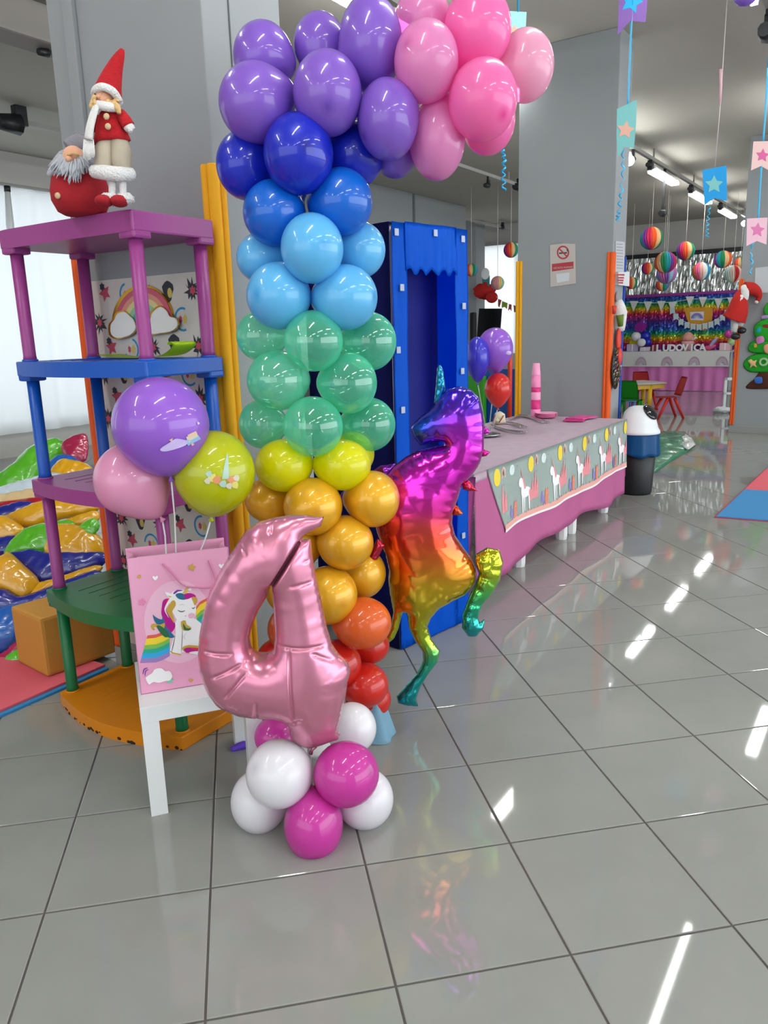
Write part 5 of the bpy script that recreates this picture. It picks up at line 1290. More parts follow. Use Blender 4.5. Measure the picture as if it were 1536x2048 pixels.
px_poly(o1, C_(1126, 505, 12.5), mb, 0); px_poly(o1, C_(1126, 505, 9.5), mb, 1, .0003); px_poly(o1, [(1118, 505), (1134, 504), (1134, 507), (1118, 508)], mb, 2, .0006); px_poly(o1, [(1133, 499), (1136, 497), (1136, 503), (1134, 503)], mb, 2, .0006)
px_poly(o1, [(1117, 498), (1119, 496), (1135, 512), (1133, 514)], mb, 0, .0009); px_poly(o1, [(1104, 528), (1147, 523), (1147, 537), (1104, 543)], mb, 0, .0003)
px_poly(o1, [(1112, 548), (1139, 545), (1138, 561), (1114, 566)], mb, 3, .0003)
vt = atx(1126, 537, o1-.0008); text_prism('VIETATO FUMARE', vt, (0, -1, 0), (0, .0, 1), .0205, .0004, mb, 1)
mb.build('print', [M_inkr, M_paper, M_inkk, mat('paper_pale', '#c9cfd2', rough=.3)], ns, fix=False)
mb = MB(); px_poly(NX-.0026, [(1100, 486), (1126, 483), (1126, 487), (1100, 490)], mb); mb.build('tape', mat('tape', '#8f9290', rough=.2), ns)
def side(px, py, off=0.0): return aty(px, py, 1.947-off)
sd = thing('paper_strip', 'long white printed paper on the narrow side of the middle pillar', 'paper', side(1241, 515))
mb = MB(); mb.prism([side(*p, .002) for p in ((1231, 482), (1249, 484), (1248, 545), (1230, 543))], (0, -.002, 0)); mb.build('sheet', mat('paper_grey', '#b7b9be', rough=.6), sd)
mb = MB()
for k in range(9): mb.poly([side(x, y, .0045) for x, y in ((1233, 487+k*6), (1246, 488+k*6), (1246, 490+k*6), (1233, 489+k*6))])
mb.build('print', mat('ink_grey', '#8f9198', rough=.6), sd, kind='stuff', fix=False)
sb_ = thing('notice_box', 'small white box with red lettering on the side of the middle pillar', 'box', side(1240, 560))
mb = MB(); mb.prism([side(*p, .001) for p in ((1229, 545), (1252, 544), (1251, 573), (1230, 570))], (0, -.03, 0)); mb.build('box_body', M_white, sb_)
mb = MB()
for (a_, b_, y) in ((1233, 1249, 548), (1236, 1248, 554), (1235, 1247, 559), (1237, 1246, 564)): mb.poly([side(x, yy, .0325) for x, yy in ((a_, y), (b_, y), (b_, y+3.5), (a_, y+3))])
mb.build('print', M_inkr, sb_, kind='stuff', fix=False)
# hanging decorations low on the pillar side
wr = thing('confetti_wreath', 'oval wreath of coloured paper confetti on the side of the middle pillar', 'wreath', side(1232, 740, .02))
c0 = side(1232, 738, .03); ax1 = side(1232, 697, .03)[2]-side(1232, 738, .03)[2]
mb = MB(); mb.blob(c0, (.105, .022, ax1), ax=((1, 0, 0), (0, 1, 0), ZZ), nu=28, nv=18); mb.build('disc', M_black, wr)
r_ = random.Random(2); WM = [mat('conf_'+c, c, rough=.5) for c in ('#c9392f', '#d9b13a', '#3f8f6a', '#d9d5c8', '#e0784a', '#3a5f9f')]; mb = MB()
for k in range(170):
    a_, r2 = r_.uniform(0, 6.28), math.sqrt(r_.random())*.93; p = c0+np.array([.105*r2*math.cos(a_), -.022*math.sqrt(1-r2*r2)-.004, ax1*r2*math.sin(a_)]); s_ = .009; t = r_.uniform(0, 3)
    e1, e2 = np.array([math.cos(t), -.2, math.sin(t)])*s_*1.6, np.array([-math.sin(t), -.2, math.cos(t)])*s_*.7; mb.face([mb._v(p-e1), mb._v(p+e2), mb._v(p+e1), mb._v(p-e2)], k % 6)
mb.build('confetti', WM, wr, kind='stuff', fix=False)
bw = MB(); bw.blob(side(1237, 680, .03), (.045, .02, .10), ax=((1, 0, 0), (0, 1, 0), ZZ)); bw.blob(side(1239, 713, .05), (.04, .02, .07), ax=((1, 0, 0), (0, 1, 0), ZZ)); tag(bw.build('red_bow', mat('bow_red', '#c7321f', rough=.5)), 'red bow tied on top of the confetti wreath', 'bow')
dl_ = thing('paper_doll', 'little white and grey paper doll pinned above the wreath', 'doll', side(1237, 648, .01))
mb = MB(); mb.blob(side(1234, 593, .02), (.03, .014, .04), ax=((1, 0, 0), (0, 1, 0), ZZ)); mb.build('head', mat('doll_grey', '#8f8a8c', rough=.8), dl_)
mb = MB(); mb.tube([side(1236, 600, .02), side(1239, 625, .03), side(1238, 660, .02)], [.03, .06, .045], 12, sub=3); mb.build('body', M_fur, dl_)
mb = MB(); mb.tube([side(1240, 630, .05), side(1241, 652, .05)], [.03, .02], 10); mb.build('scarf', mat('doll_green', '#5f7d2a', rough=.8), dl_)
mb = MB(); mb.tube([side(1229, 612, .04), side(1228, 628, .04)], [.02, .012], 8); mb.build('mitten', mat('bow_red', '#c7321f'), dl_)

# felt tree on the right pillar
TX = 10.598
tr = thing('felt_tree', 'green felt Christmas tree with gifts and gingerbread on the right-hand pillar', 'decoration', atx(1525, 777, TX-.03))
M_felt = mat('green_felt', '#1f9c22', rough=.95, bump=.3, bscale=90); M_brown = mat('brown_felt', '#4a2014', rough=.95)
def feltp(nm, pts, m, off, k=.25): return inflate(nm, [atx(x, y, TX-off) for x, y in smooth_px(pts, 3)], atx(*np.mean(pts, 0), TX-off), (0, -1, 0), ZZ, (-1, 0, 0), m, cells=36, k=k, kback=.0, parent=tr)
feltp('pot', [(1493, 777), (1498, 766), (1508, 758), (1520, 744), (1540, 741), (1560, 752), (1575, 776), (1535, 778)], M_brown, .004)
feltp('branch', [(1486, 730), (1492, 718), (1504, 710), (1530, 705), (1560, 708), (1580, 720), (1585, 735), (1560, 744), (1510, 745), (1494, 741)], M_felt, .010)
feltp('branch', [(1496, 696), (1500, 686), (1508, 682), (1525, 676), (1560, 680), (1572, 694), (1560, 707), (1520, 707), (1500, 704)], M_felt, .022)
feltp('branch', [(1508, 655), (1512, 648), (1530, 636), (1550, 634), (1562, 655), (1566, 678), (1530, 684), (1515, 680), (1508, 668)], M_felt, .034)
feltp('branch', [(1527, 624), (1530, 612), (1538, 604), (1550, 612), (1558, 634), (1540, 640)], M_felt, .046)
for pts, c, nm in (([(1513, 658), (1520, 653), (1524, 660), (1519, 666), (1512, 664)], '#1ba0a0', 'bow'), ([(1524, 632), (1538, 630), (1538, 636), (1524, 638)], '#9a82b8', 'ribbon'), ([(1513, 675), (1526, 672), (1528, 684), (1514, 688)], '#c77ab0', 'gift'), ([(1496, 722), (1502, 718), (1507, 722), (1514, 720), (1511, 728), (1514, 735), (1506, 732), (1500, 736), (1501, 729)], '#d9b07a', 'gingerbread'),
                   ([(1508, 688), (1513, 687), (1514, 694), (1508, 695)], '#c9a03a', 'gift'), ([(1509, 756), (1523, 754), (1524, 766), (1511, 767)], '#2f62b0', 'gift'), ([(1528, 690), (1545, 688), (1548, 706), (1530, 706)], '#d99a78', 'face'), ([(1524, 650), (1540, 648), (1540, 658), (1526, 656)], '#7a2a20', 'reindeer')):
    feltp(nm, pts, mat('felt_'+c, c, rough=.95), .052, k=.4)
ring = atx(1527, 724, TX-.055); mb = MB(); mb.lathe([(.028, 0), (.045, .008), (.055, 0), (.045, -.008), (.028, 0)], ring, 24, axis=(-1, 0, 0)); mb.build('ornament', mat('felt_lace', '#9ab88a', rough=.9), tr)
wp = MB(); wp.prism([atx(x, y, TX-.001) for x, y in ((1511, 536), (1560, 530), (1560, 585), (1509, 586))], (-.004, 0, 0)); tag(wp.build('paper_sheet', mat('paper_cool', '#b9bfc3', rough=.4)), 'white paper sheet on the right-hand pillar above the felt tree', 'paper')

# climbing Santa plush on the corner guard
SA = atx(1470, 640, 10.44)
def sq(x, y, e=0.0): return q(x, y, SA, e)
sa = thing('santa_plush', 'red Santa plush clinging to the orange corner guard on the right', 'plush', sq(1470, 680))
M_sr = mat('plush_red', '#b01a14', rough=.9, bump=.3, bscale=100)
mb = MB(); mb.tube([sq(1482, 585), sq(1479, 600, .05), sq(1475, 622, .06), sq(1468, 638, .04)], [.05, .09, .12, .14], 18, sub=4); mb.build('coat', M_sr, sa)
mb = MB(); mb.tube([sq(1489, 576, .05), sq(1502, 577, .05), sq(1513, 584, .05), sq(1518, 594, .05), sq(1514, 602, .05)], [.07, .075, .06, .035, .02], 16, sub=4); mb.build('hat', M_sr, sa)
mb = MB(); mb.blob(sq(1513, 604, .05), .022); mb.tube([sq(1487, 572, .06), sq(1490, 584, .10), sq(1489, 596, .09), sq(1486, 604, .06)], [.03, .045, .045, .03], 12, sub=3); mb.build('beard', M_fur, sa)
mb = MB(); mb.tube([sq(1484, 592, .10), sq(1480, 603, .12), sq(1477, 611, .12)], [.03, .03, .028], 10, sub=3); mb.build('arm', M_fur, sa)
mb = MB(); mb.blob(sq(1476, 614, .13), .025); mb.build('glove', M_black, sa)
for x0, y0, x1, y1 in ((1470, 638, 1468, 664), (1484, 632, 1480, 652)):
    mb = MB(); mb.tube([sq(x0, y0, .05), sq(x1, y1, .05)], [.05, .035], 10); lg = mb.build('leg', M_fur, sa)
    mb = MB(); mb.blob(sq(x1+3, y1+9, .06), (.055, .06, .04)); mb.build('boot', M_black, lg)

# ================================================================== HANGING STAR PENNANTS
def depth_pt(px, py, D): return CC+ray(px, py)*D
def pennant(root, pts, cst, rs, col, scol, P0, rot=.1, nm='pennant'):
    pl = [q(x, y, P0) for x, y in pts]
    mb = MB(); mb.prism(pl, HD*-.0012); p = mb.build(nm, mat('card_'+col, col, rough=.8), root)
    mb = MB(); mb.prism([q(cst[0]+a, cst[1]-b, P0, .0005) for a, b in star_pts(5, rs, .5, rot)], HD*.001); mb.build('star', mat('card_'+scol, scol, rough=.8), p)
M_rib = mat('blue_ribbon', '#2fb0e0', rough=.3, spec=.6)
def ribbon(root, pts, P0, w=.006):
    mb = MB(); mb.tube([q(x, y, P0, -.003) for x, y in pts], w, 6, sub=3, flat=(.25, 1)); mb.build('ribbon', M_rib, root)
def curl(root, pts, P0, r, turns, w=.0035):
    P = [q(x, y, P0) for x, y in pts]; out = []; n_ = turns*10
    for i in range(n_+1):
        t = i/n_*(len(P)-1); a = min(int(t), len(P)-2); p = P[a]+(P[a+1]-P[a])*(t-a); th = 2*math.pi*i/10; rr = r*(.6+.4*i/n_)
        out.append(p+HR*rr*math.cos(th)+HD*rr*math.sin(th))
    mb = MB(); mb.tube(out, w, 5, flat=(.5, 1.5)); mb.build('curled_ribbon', M_rib, root)
def up_to_ceiling(px, py, P0):
    p = q(px, py, P0); return [p, np.array([p[0], p[1], CZ-.001])]
P_ = depth_pt(1255, 200, 4.3)
ga = thing('star_garland', 'hanging blue ribbon with a purple and a teal star pennant before the middle pillar', 'garland', q(1240, 440, P_))
tp_ = up_to_ceiling(1264, 10, P_); mb = MB(); mb.tube([tp_[1], tp_[0]], .006, 6, flat=(.25, 1)); mb.build('ribbon', M_rib, ga)
ribbon(ga, [(1264, 10), (1262, 60), (1259, 140), (1255, 215)], P_); pennant(ga, [(1236, -34), (1296, -30), (1295, 0), (1291, 44), (1260, 42), (1235, 70), (1238, 0)], (1263, 4), 24, '#7a55a0', '#1fa0d6', P_, .25)
pennant(ga, [(1234, 218), (1274, 199), (1272, 250), (1268, 296), (1248, 294), (1236, 316), (1233, 270)], (1251, 260), 19, '#74b5b4', '#d9a795', P_, .15)
curl(ga, [(1246, 300), (1246, 340), (1242, 390), (1238, 425), (1235, 443)], P_, .011, 9)
P_ = depth_pt(1040, 60, 3.3)
gb = thing('star_garland', 'hanging teal pennant with a curly blue ribbon behind the pink balloons', 'garland', q(1008, 380, P_))
tp_ = up_to_ceiling(1036, 24, P_); mb = MB(); mb.tube([tp_[1], tp_[0]], .005, 6, flat=(.25, 1)); mb.build('ribbon', M_rib, gb)
pennant(gb, [(1018, 22), (1053, 24), (1050, 90), (1030, 84), (1014, 92)], (1028, 60), 12, '#8fd0d0', '#d9a795', P_)
ribbon(gb, [(1032, 80), (1022, 180), (1012, 280)], P_, .005); curl(gb, [(1010, 285), (1006, 300), (1009, 320), (1007, 350), (1008, 380)], P_, .009, 8)
P_ = depth_pt(1428, 370, 5.2)
gc = thing('star_garland', 'hanging bright blue pennant with a teal star, before the ceiling lamps', 'garland', q(1414, 475, P_))
tp_ = up_to_ceiling(1441, 205, P_); mb = MB(); mb.tube([tp_[1], tp_[0], q(1430, 333, P_)], .003, 6, flat=(.25, 1)); mb.build('thread', mat('pale_ribbon', '#cfc4c4', rough=.4), gc)
mb = MB(); mb.tube([q(1441, 138, P_, .004), q(1442, 170, P_, .004), q(1440, 206, P_, .004)], .009, 6, flat=(.25, 1)); mb.build('pink_ribbon', mat('rose_ribbon', '#d9aab4', rough=.4), gc)
pennant(gc, [(1405, 340), (1453, 331), (1454, 402), (1429, 396), (1409, 411)], (1428, 369), 19, '#1590d0', '#74b5b4', P_, .0)
curl(gc, [(1421, 404), (1417, 430), (1414, 455), (1414, 474)], P_, .010, 7)
P_ = depth_pt(1520, 380, 4.6)
gd = thing('star_garland', 'hanging blue ribbon with two pale pink star pennants at the right edge', 'garland', q(1500, 550, P_))
tp_ = up_to_ceiling(1536, 135, P_); mb = MB(); mb.tube([tp_[1], tp_[0]], .006, 6, flat=(.25, 1)); mb.build('ribbon', M_rib, gd)
ribbon(gd, [(1536, 135), (1531, 220), (1526, 285)], P_); ribbon(gd, [(1523, 330), (1519, 390), (1516, 440)], P_)
pennant(gd, [(1507, 283), (1546, 282), (1546, 345), (1522, 332), (1502, 341)], (1525, 311), 14, '#e0bcb8', '#cc5f96', P_)
pennant(gd, [(1494, 437), (1535, 435), (1533, 489), (1514, 482), (1493, 492)], (1515, 460), 15, '#e0b4c4', '#d273a4', P_)
curl(gd, [(1505, 486), (1502, 505), (1504, 528), (1500, 548)], P_, .006, 5)

# ================================================================== HONEYCOMB PAPER BALLS
RB = ['#c9204a', '#e0561c', '#e0b080', '#0f7a4a', '#128f9a', '#7a2a8c']
PB = ['#e05a8c', '#e0a8a0', '#d9d9d0', '#1f7fb0', '#1a9a8c', '#d05a30']
def honey(px, py, r, D, pal, rot, label, group='rainbow honeycomb balls above the party room', top=None):
    c = depth_pt(px, py, D); R = r*D/F_PX; n_ = 48
    mats_ = [mat('tissue_'+k, k, rough=.8) for k in pal]
    prof = [(0, R)]+[(R*math.sin(math.pi*j/14), R*math.cos(math.pi*j/14)) for j in range(1, 14)]+[(0, -R)]
    mb = MB(); mb.lathe(prof, c, n_, mi=lambda u: int((u+rot)*12) % 6, axis=(.12, .1, 1), smooth=False, mod=lambda u: 1.0 if int(round(u*n_)) % 2 else .93)
    o = mb.build('honeycomb_ball', mats_); tag(o, label, 'paper ball', group)
    zt = CZ-.001
    mb = MB(); mb.tube([c+ZZ*R, np.array([c[0], c[1], zt])], .0035, 5); mb.build('string', mat('thread_white', '#d9d5cc', rough=.7), o)
for a in ((1303, 477, 22, 11.2, RB, .05, 'largest rainbow paper ball, highest of the hanging balls'), (1331, 525, 21, 11.6, RB, .30, 'rainbow paper ball hanging second in size, left of the centre'), (1333, 547, 20, 13.4, ['#7a4fa0', '#8fb4d0', '#b060a0', '#5fa0c0', '#9a7ac0', '#c060a0'], .0, 'violet paper ball peeping out below the second largest rainbow ball'),
          (1371, 502, 18, 12.4, RB, .10, 'green and red paper ball high in the middle'), (1402, 543, 18, 12.6, PB, .10, 'pink and blue paper ball hanging in the middle'), (1446, 519, 17, 12.8, RB[::-1], .2, 'rainbow paper ball at the right, below the last lamp'),
          (1466, 548, 17, 13.2, ['#b01c20', '#e0b0a0', '#d9d9d0', '#b8d8cc', '#c9d9d4', '#d9c0b0'], .45, 'mint, crimson and cream paper ball at the right'), (1481, 527, 12, 14.5, RB, .72, 'dark pink paper ball half hidden by the right pillar'), (1295, 537, 12, 14.8, RB, .08, 'small rainbow paper ball before the silver tinsel on the left'),
          (1325, 570, 12.5, 14.5, RB, .22, 'small rainbow paper ball lowest, before the silver tinsel'), (1263, 566, 12, 14.2, RB, .12, 'small rainbow paper ball beside the blue corner guard'),
          (1022, 500, 15, 11.5, RB, .10, 'rainbow paper ball half hidden behind the yellow corner guard'), (995, 566, 13.5, 12, ['#c98a8c', '#c98a8c', '#d9b86a', '#7fb0a0', '#7fb0a0', '#a07a8c'], .08, 'faded pink and mint paper ball before the far curtain'), (943, 540, 12.5, 12, RB, .15, 'rainbow paper ball peeping out right of the blue booth')): honey(*a)

# ================================================================== FAR CORNER BEHIND THE BOOTH
tv = atx(975, 645, 13.6); t = thing('television', 'black flat television on a stand before the far window', 'television', tv*[1, 1, 0])
V_ = [atx(x, y, 13.6) for x, y in ((958, 617), (1002, 617), (998, 672), (953, 680))]
mb = MB(); mb.prism(V_, (.05, 0, 0)); mb.build('screen', mat('tv_black', '#08080a', rough=.2), t)
mb = MB(); mb.box((13.62, tv[1]-.03, .02), (13.66, tv[1]+.03, tv[2]), 0); mb.box((13.45, tv[1]-.25, 0), (13.85, tv[1]+.25, .03), bev=.005); mb.build('stand', M_black, t)
sk_ = MB(); P = atx(944, 650, 12.8); sk_.box(P+[0, -.05, -.30], P+[.1, .05, .22], bev=.03); sk_.box((P[0]+.03, P[1]-.02, .0), (P[0]+.07, P[1]+.02, P[2])); tag(sk_.build('loudspeaker', M_black), 'dark loudspeaker just right of the booth', 'loudspeaker')
bl_ = MB(); P = atx(977, 585, 14.5); bl_.blob(P+[0, .08, .03], (.22, .10, .16), rough=.4, fs=40); bl_.blob(P+[-.1, -.12, -.10], (.12, .08, .11)); tag(bl_.build('hat_decoration', M_sr), 'red plush hat decoration on the distant pillar', 'decoration')
cl_ = MB(); P = atx(972, 553, 14.5); cl_.box(P+[-.02, -.08, -.20], P+[.02, .08, .02], 0, bev=.02); cl_.blob(P+[-.03, 0, .05], (.09, .02, .11), 1, ax=((0, 1, 0), (1, 0, 0), ZZ)); tag(cl_.build('wall_ornament', [mat('ornament_teal', '#1f7a7c', rough=.6), M_white]), 'teal and white ornament above the red plush hat', 'decoration')
bn = thing('flag_string', 'string of small faded flags before the bright far curtain', 'bunting', atx(1008, 612, 14.4))
mb = MB(); mb.tube([atx(x, y, 14.4) for x, y in ((990, 590), (1000, 600), (1012, 606), (1024, 612), (1040, 618))], .004, 5, sub=3); mb.build('cord', M_white, bn)
for pts, c in (([(996, 598), (1003, 600), (999, 615), (996, 612)], '#8f3f38'), ([(1004, 602), (1015, 606), (1014, 618), (1009, 614), (1003, 616)], '#7f9a2f'), ([(1018, 608), (1023, 609), (1023, 623), (1020, 618), (1016, 622)], '#a03f48'), ([(1027, 610), (1034, 613), (1033, 625), (1028, 624)], '#7f5a2f')):
    mb = MB(); mb.prism([atx(x, y, 14.39) for x, y in pts], (.003, 0, 0)); mb.build('flag', mat('flag_'+c, c, rough=.8), bn)
tg = thing('toy_playhouse', 'green and blue toy playhouse on the floor behind the party table', 'playhouse', atx(985, 828, 9.2)*[1, 1, 0])
for (x0, y0, x1, y1, c, dx) in ((925, 752, 968, 835, '#2f8f14', 0), (962, 738, 1034, 812, '#164f9f', .15)):
    a_, b_ = atx(x0, y1, 9.2+dx), atx(x1, y0, 9.2+dx)
    mb = MB(); mb.box((9.2+dx, b_[1], .002), (9.28+dx, a_[1], b_[2]), bev=.015); mb.build('wall', plast(c), tg)
mb = MB(); a_, b_ = atx(962, 812, 9.12), atx(1034, 800, 9.12); mb.box((9.10, b_[1], .002), (9.19, a_[1], .10), bev=.01); mb.build('step', plast('#b98a5a'), tg)
mb = MB(); a_ = atx(1020, 736, 9.3); mb.tube([np.array([9.3, a_[1], .02]), a_+ZZ*.25], .03, 10); mb.build('post', plast('#c7321f'), tg)

# ================================================================== PARTY ROOM AT THE FAR END
BX = 17.72
SILM = mat('silver_foil', '#c9ccc8', rough=.22, metal=.9); 
sv = thing('silver_tinsel_curtain', 'silver tinsel curtain hanging on the far wall behind the paper balls', 'curtain', (BX, 4.1, 1.9))
mb = MB(); r_ = random.Random(4)
yA, yB = 5.55, 2.2
for k in range(170):
    y = yA+(yB-yA)*k/169; w = .016; ph = r_.uniform(-1, 1); z0, z1 = 1.93+r_.uniform(-.05, .05), 2.74
    L_ = []
    for j in range(9):
        z = z1+(z0-z1)*j/8; a_ = ph+r_.uniform(-.9, .9); L_.append((np.array([BX-.02-.03*r_.random(), y-w*math.cos(a_), z]), np.array([BX-.02-.03*r_.random(), y+w*math.cos(a_)+.004, z])))
    vs = [(mb._v(a_), mb._v(b_)) for a_, b_ in L_]
    for j in range(8): mb.face([vs[j][0], vs[j][1], vs[j+1][1], vs[j+1][0]])
mb.build('strips', SILM, sv, kind='stuff', fix=False)
mb = MB(); mb.box((BX-.03, yB, 2.74), (BX+.06, yA, 2.83), bev=.004); mb.build('top_rail', M_black, sv)
# rainbow foil curtain: bands repeat down each strip
m = mat('rainbow_foil', '#ffffff', rough=.3, metal=.55, attr='tint')
rc = thing('rainbow_foil_curtain', 'rainbow striped foil fringe curtain behind the party table at the far end', 'curtain', (BX-.08, 4.1, .6))
BANDS = [('#3a3a9c', 0), ('#2456a8', .10), ('#1f8f6a', .24), ('#6fae2a', .32), ('#d9b82a', .40), ('#d97a2a', .47), ('#c02a4a', .56), ('#a02a72', .66), ('#5a2f8c', .82), ('#2a4aa8', .95), ('#3a3a9c', 1.0)]
def band(z):
    t = ((1.93-z)/.62) % 1.0
    for (c1, a_), (c2, b_) in zip(BANDS, BANDS[1:]):
        if t <= b_:
            k = (t-a_)/(b_-a_+1e-9); A_, B_ = lin(c1), lin(c2); return [A_[i]+(B_[i]-A_[i])*k for i in range(3)]+[1]
    return list(lin(BANDS[0][0]))
V, Fs, TI = [], [], []
for k in range(150):
    y = 5.45+(2.55-5.45)*k/149; w = .014; ph = r_.uniform(-.5, .5)
    for j in range(41):
        z = 1.94-1.30*j/40; a_ = ph+r_.uniform(-.5, .5); d_ = .02*r_.random()
        V += [(BX-.10-d_, y-w, z), (BX-.10-d_-.02*math.sin(a_), y+w, z)]; c = band(z); TI += [c, c]
        if j: n_ = len(V); Fs.append((n_-4, n_-3, n_-1, n_-2))
o = raw_obj('strips', V, Fs, m, rc, False, {'tint': np.array(TI)}, kind='stuff')
mb = MB(); mb.box((BX-.14, 2.5, 1.93), (BX-.06, 5.5, 1.99), bev=.01); mb.build('header', mat('header_violet', '#8a2a86', rough=.4), rc)
bb = thing('bunting', 'string of white triangle flags across the rainbow foil curtain', 'bunting', (BX-.18, 4, 1.7))
bx_ = BX-.17
cord = [(1252, 604), (1300, 606), (1345, 604), (1385, 598), (1430, 598), (1474, 594)]
mb = MB(); mb.tube([atx(x, y, bx_) for x, y in cord], .006, 5, sub=3); mb.build('cord', M_white, bb)
for (x, y) in ((1268, 602), (1296, 603), (1323, 602), (1345, 604), (1380, 593), (1406, 594), (1437, 597), (1463, 595)):
    mb = MB(); mb.prism([atx(x-8.5, y, bx_), atx(x+8.5, y, bx_), atx(x-1, y+21, bx_)], (-.003, 0, 0)); mb.build('flag', mat('flag_white', '#cfd0cc', rough=.7), bb)
b2 = thing('card_garland', 'sagging garland of pale blue cards below the white triangle flags', 'garland', (BX-.22, 3.6, 1.5))
cg = [(1345, 622), (1352, 634), (1362, 645), (1374, 651), (1386, 654), (1398, 655), (1410, 653), (1422, 650), (1434, 644), (1445, 636), (1454, 626), (1462, 615)]
mb = MB(); mb.tube([atx(x, y-6, bx_-.05) for x, y in cg], .004, 5, sub=2); mb.build('cord', M_white, b2)
for (x, y) in cg: mb = MB(); mb.prism([atx(x+a_, y+b_, bx_-.05) for a_, b_ in ((-5, -6), (5, -7), (5, 6), (0, 4), (-5, 7))], (-.003, 0, 0)); mb.build('card', mat('card_pale', '#b4c6cc', rough=.7), b2)
po = thing('rainbow_poster', 'golden poster with a rainbow and clouds behind the garland', 'poster', atx(1395, 655, bx_+.02))
mb = MB(); mb.prism([atx(x, y, bx_+.03) for x, y in ((1368, 616), (1426, 615), (1424, 642), (1412, 662), (1380, 656), (1372, 632))], (-.003, 0, 0)); mb.build('sheet', mat('poster_gold', '#c98f1c', rough=.5), po)
mb = MB(); mb.prism([atx(x, y, bx_+.02) for x, y in ((1380, 624), (1408, 623), (1407, 641), (1381, 640))], (-.002, 0, 0)); mb.build('cloud', mat('poster_white', '#cfcfd6', rough=.6), po)
for k, c in enumerate(('#8a5fa8', '#5f8fc0', '#b09fd0')):
    P = arc_px(1394, 637, 12-k*3, 0, 180, 10, .9)+arc_px(1394, 637, 9.4-k*3, 180, 0, 10, .9); mb = MB(); mb.prism([atx(x, y, bx_+.012) for x, y in P], (-.002, 0, 0)); mb.build('arc', mat('arc_'+c, c, rough=.5), po)
# far party table
fy0, fy1 = 5.35, 2.90
ft_ = thing('party_table', 'far party table with a white printed cloth and a pleated pink skirt', 'table', (17.2, 4.1, 0))
mb = MB(); mb.box((16.9, fy1, .77), (17.5, fy0, .80)); 
for x in (16.95, 17.45):
    for y in (fy1+.05, fy0-.05): mb.box((x-.02, y-.02, 0), (x+.02, y+.02, .77))
mb.build('frame', M_pl, ft_)
mb = MB(); mb.grid(lambda u, v: np.array([16.88-.02*math.sin(u*70)*(1-v)-.012*math.sin(u*31), fy0+(fy1-fy0)*u, .01+.76*v]), 160, 4); mb.build('skirt', mat('skirt_pink', '#c96fae', rough=.6), ft_)
mb = MB(); mb.box((16.85, fy1-.02, .795), (17.52, fy0+.02, .806)); mb.grid(lambda u, v: np.array([16.845-.006*math.sin(u*20)*(1-v), fy0+.02+(fy1-fy0-.04)*u, .50+.306*v]), 60, 3); mb.build('cloth', mat('cloth_white', '#cfcdcc', rough=.6), ft_)
mb = MB()
for k in range(5):
    yc = fy0-.22-k*.53
    for r1, r2, mi in ((.115, .09, 0), (.09, .065, 1), (.065, .04, 2)):
        A_ = [(yc+r1*math.cos(t*math.pi/12), .53+1.5*r1*math.sin(t*math.pi/12)) for t in range(13)]; B_ = [(yc+r2*math.cos(t*math.pi/12), .53+1.5*r2*math.sin(t*math.pi/12)) for t in range(12, -1, -1)]
        mb.poly([(16.832, y, z) for y, z in A_+B_], mi)
mb.build('rainbow_print', [mat('rp_'+c, c, rough=.6) for c in ('#a890a4', '#bca4a8', '#a8a0b4')], ft_, kind='stuff', fix=False)
# standing letters
xl = 17.02
for k, ch in enumerate('LUDOVICA'):
    pxs = (1317, 1332, 1345, 1359, 1371, 1384, 1394, 1405)[k]; y = atx(pxs, 700, xl)[1]
    mb = MB(); text_prism(ch, (xl, y, .812), (0, -1, 0), (0, 0, 1), .185, .03, mb, bold=.007)
    tag(mb.build('letter', M_white), 'white standing letter %s on the far party table%s' % (ch, {0: ', first on the left', 7: ', last on the right'}.get(k, '')), 'letter', 'white letters on the far party table')
def farblob(nm, px, py, rx, ry, key, lab, x=17.2, cat='balloon', g='small balloons on the far party table'):
    c = atx(px, py, x); D = dep(c); mb = MB(); mb.blob(c, (rx*D/F_PX, (rx+ry)/2*D/F_PX, ry*D/F_PX)); return tag(mb.build(nm, LT[key] if key in LT else mat(*key)), lab, cat, g)
farblob('balloon', 1272, 673, 9.5, 9, 'white', 'upper white balloon on the far party table'); farblob('balloon', 1283, 685, 8.5, 8, 'white', 'lower white balloon on the far party table', 17.1)
farblob('balloon', 1291, 672, 10, 10, 'royal', 'upper dark blue balloon on the far party table', 17.35); farblob('balloon', 1296, 684, 7, 8, 'royal', 'lower dark blue balloon on the far party table', 17.3); farblob('balloon', 1266, 685, 8, 7, 'yellow', 'yellow balloon on the far party table', 17.3)
farblob('balloon', 1457, 668, 8, 8.5, 'magenta', 'magenta balloon beside the Santa plush boots', 17.2); farblob('balloon', 1463, 684, 7, 8, ('pale_green', '#a9c98f', .4), 'pale green balloon under the magenta one', 17.2)
fo = atx(1282, 654, 17.3); mb = MB(); mb.prism([fo+np.array([0, a_*.16, b_*.13]) for a_, b_ in star_pts(4, 1, .75, .4)], (-.06, 0, 0)); bmesh.ops.bevel(mb.bm, geom=mb.bm.edges[:], offset=.02, segments=2, affect='EDGES'); tag(mb.build('foil_balloon', mat('foil_violet', '#9c2a9a', rough=.15, metal=.8)), 'violet foil balloon above the white and blue balloons', 'balloon')
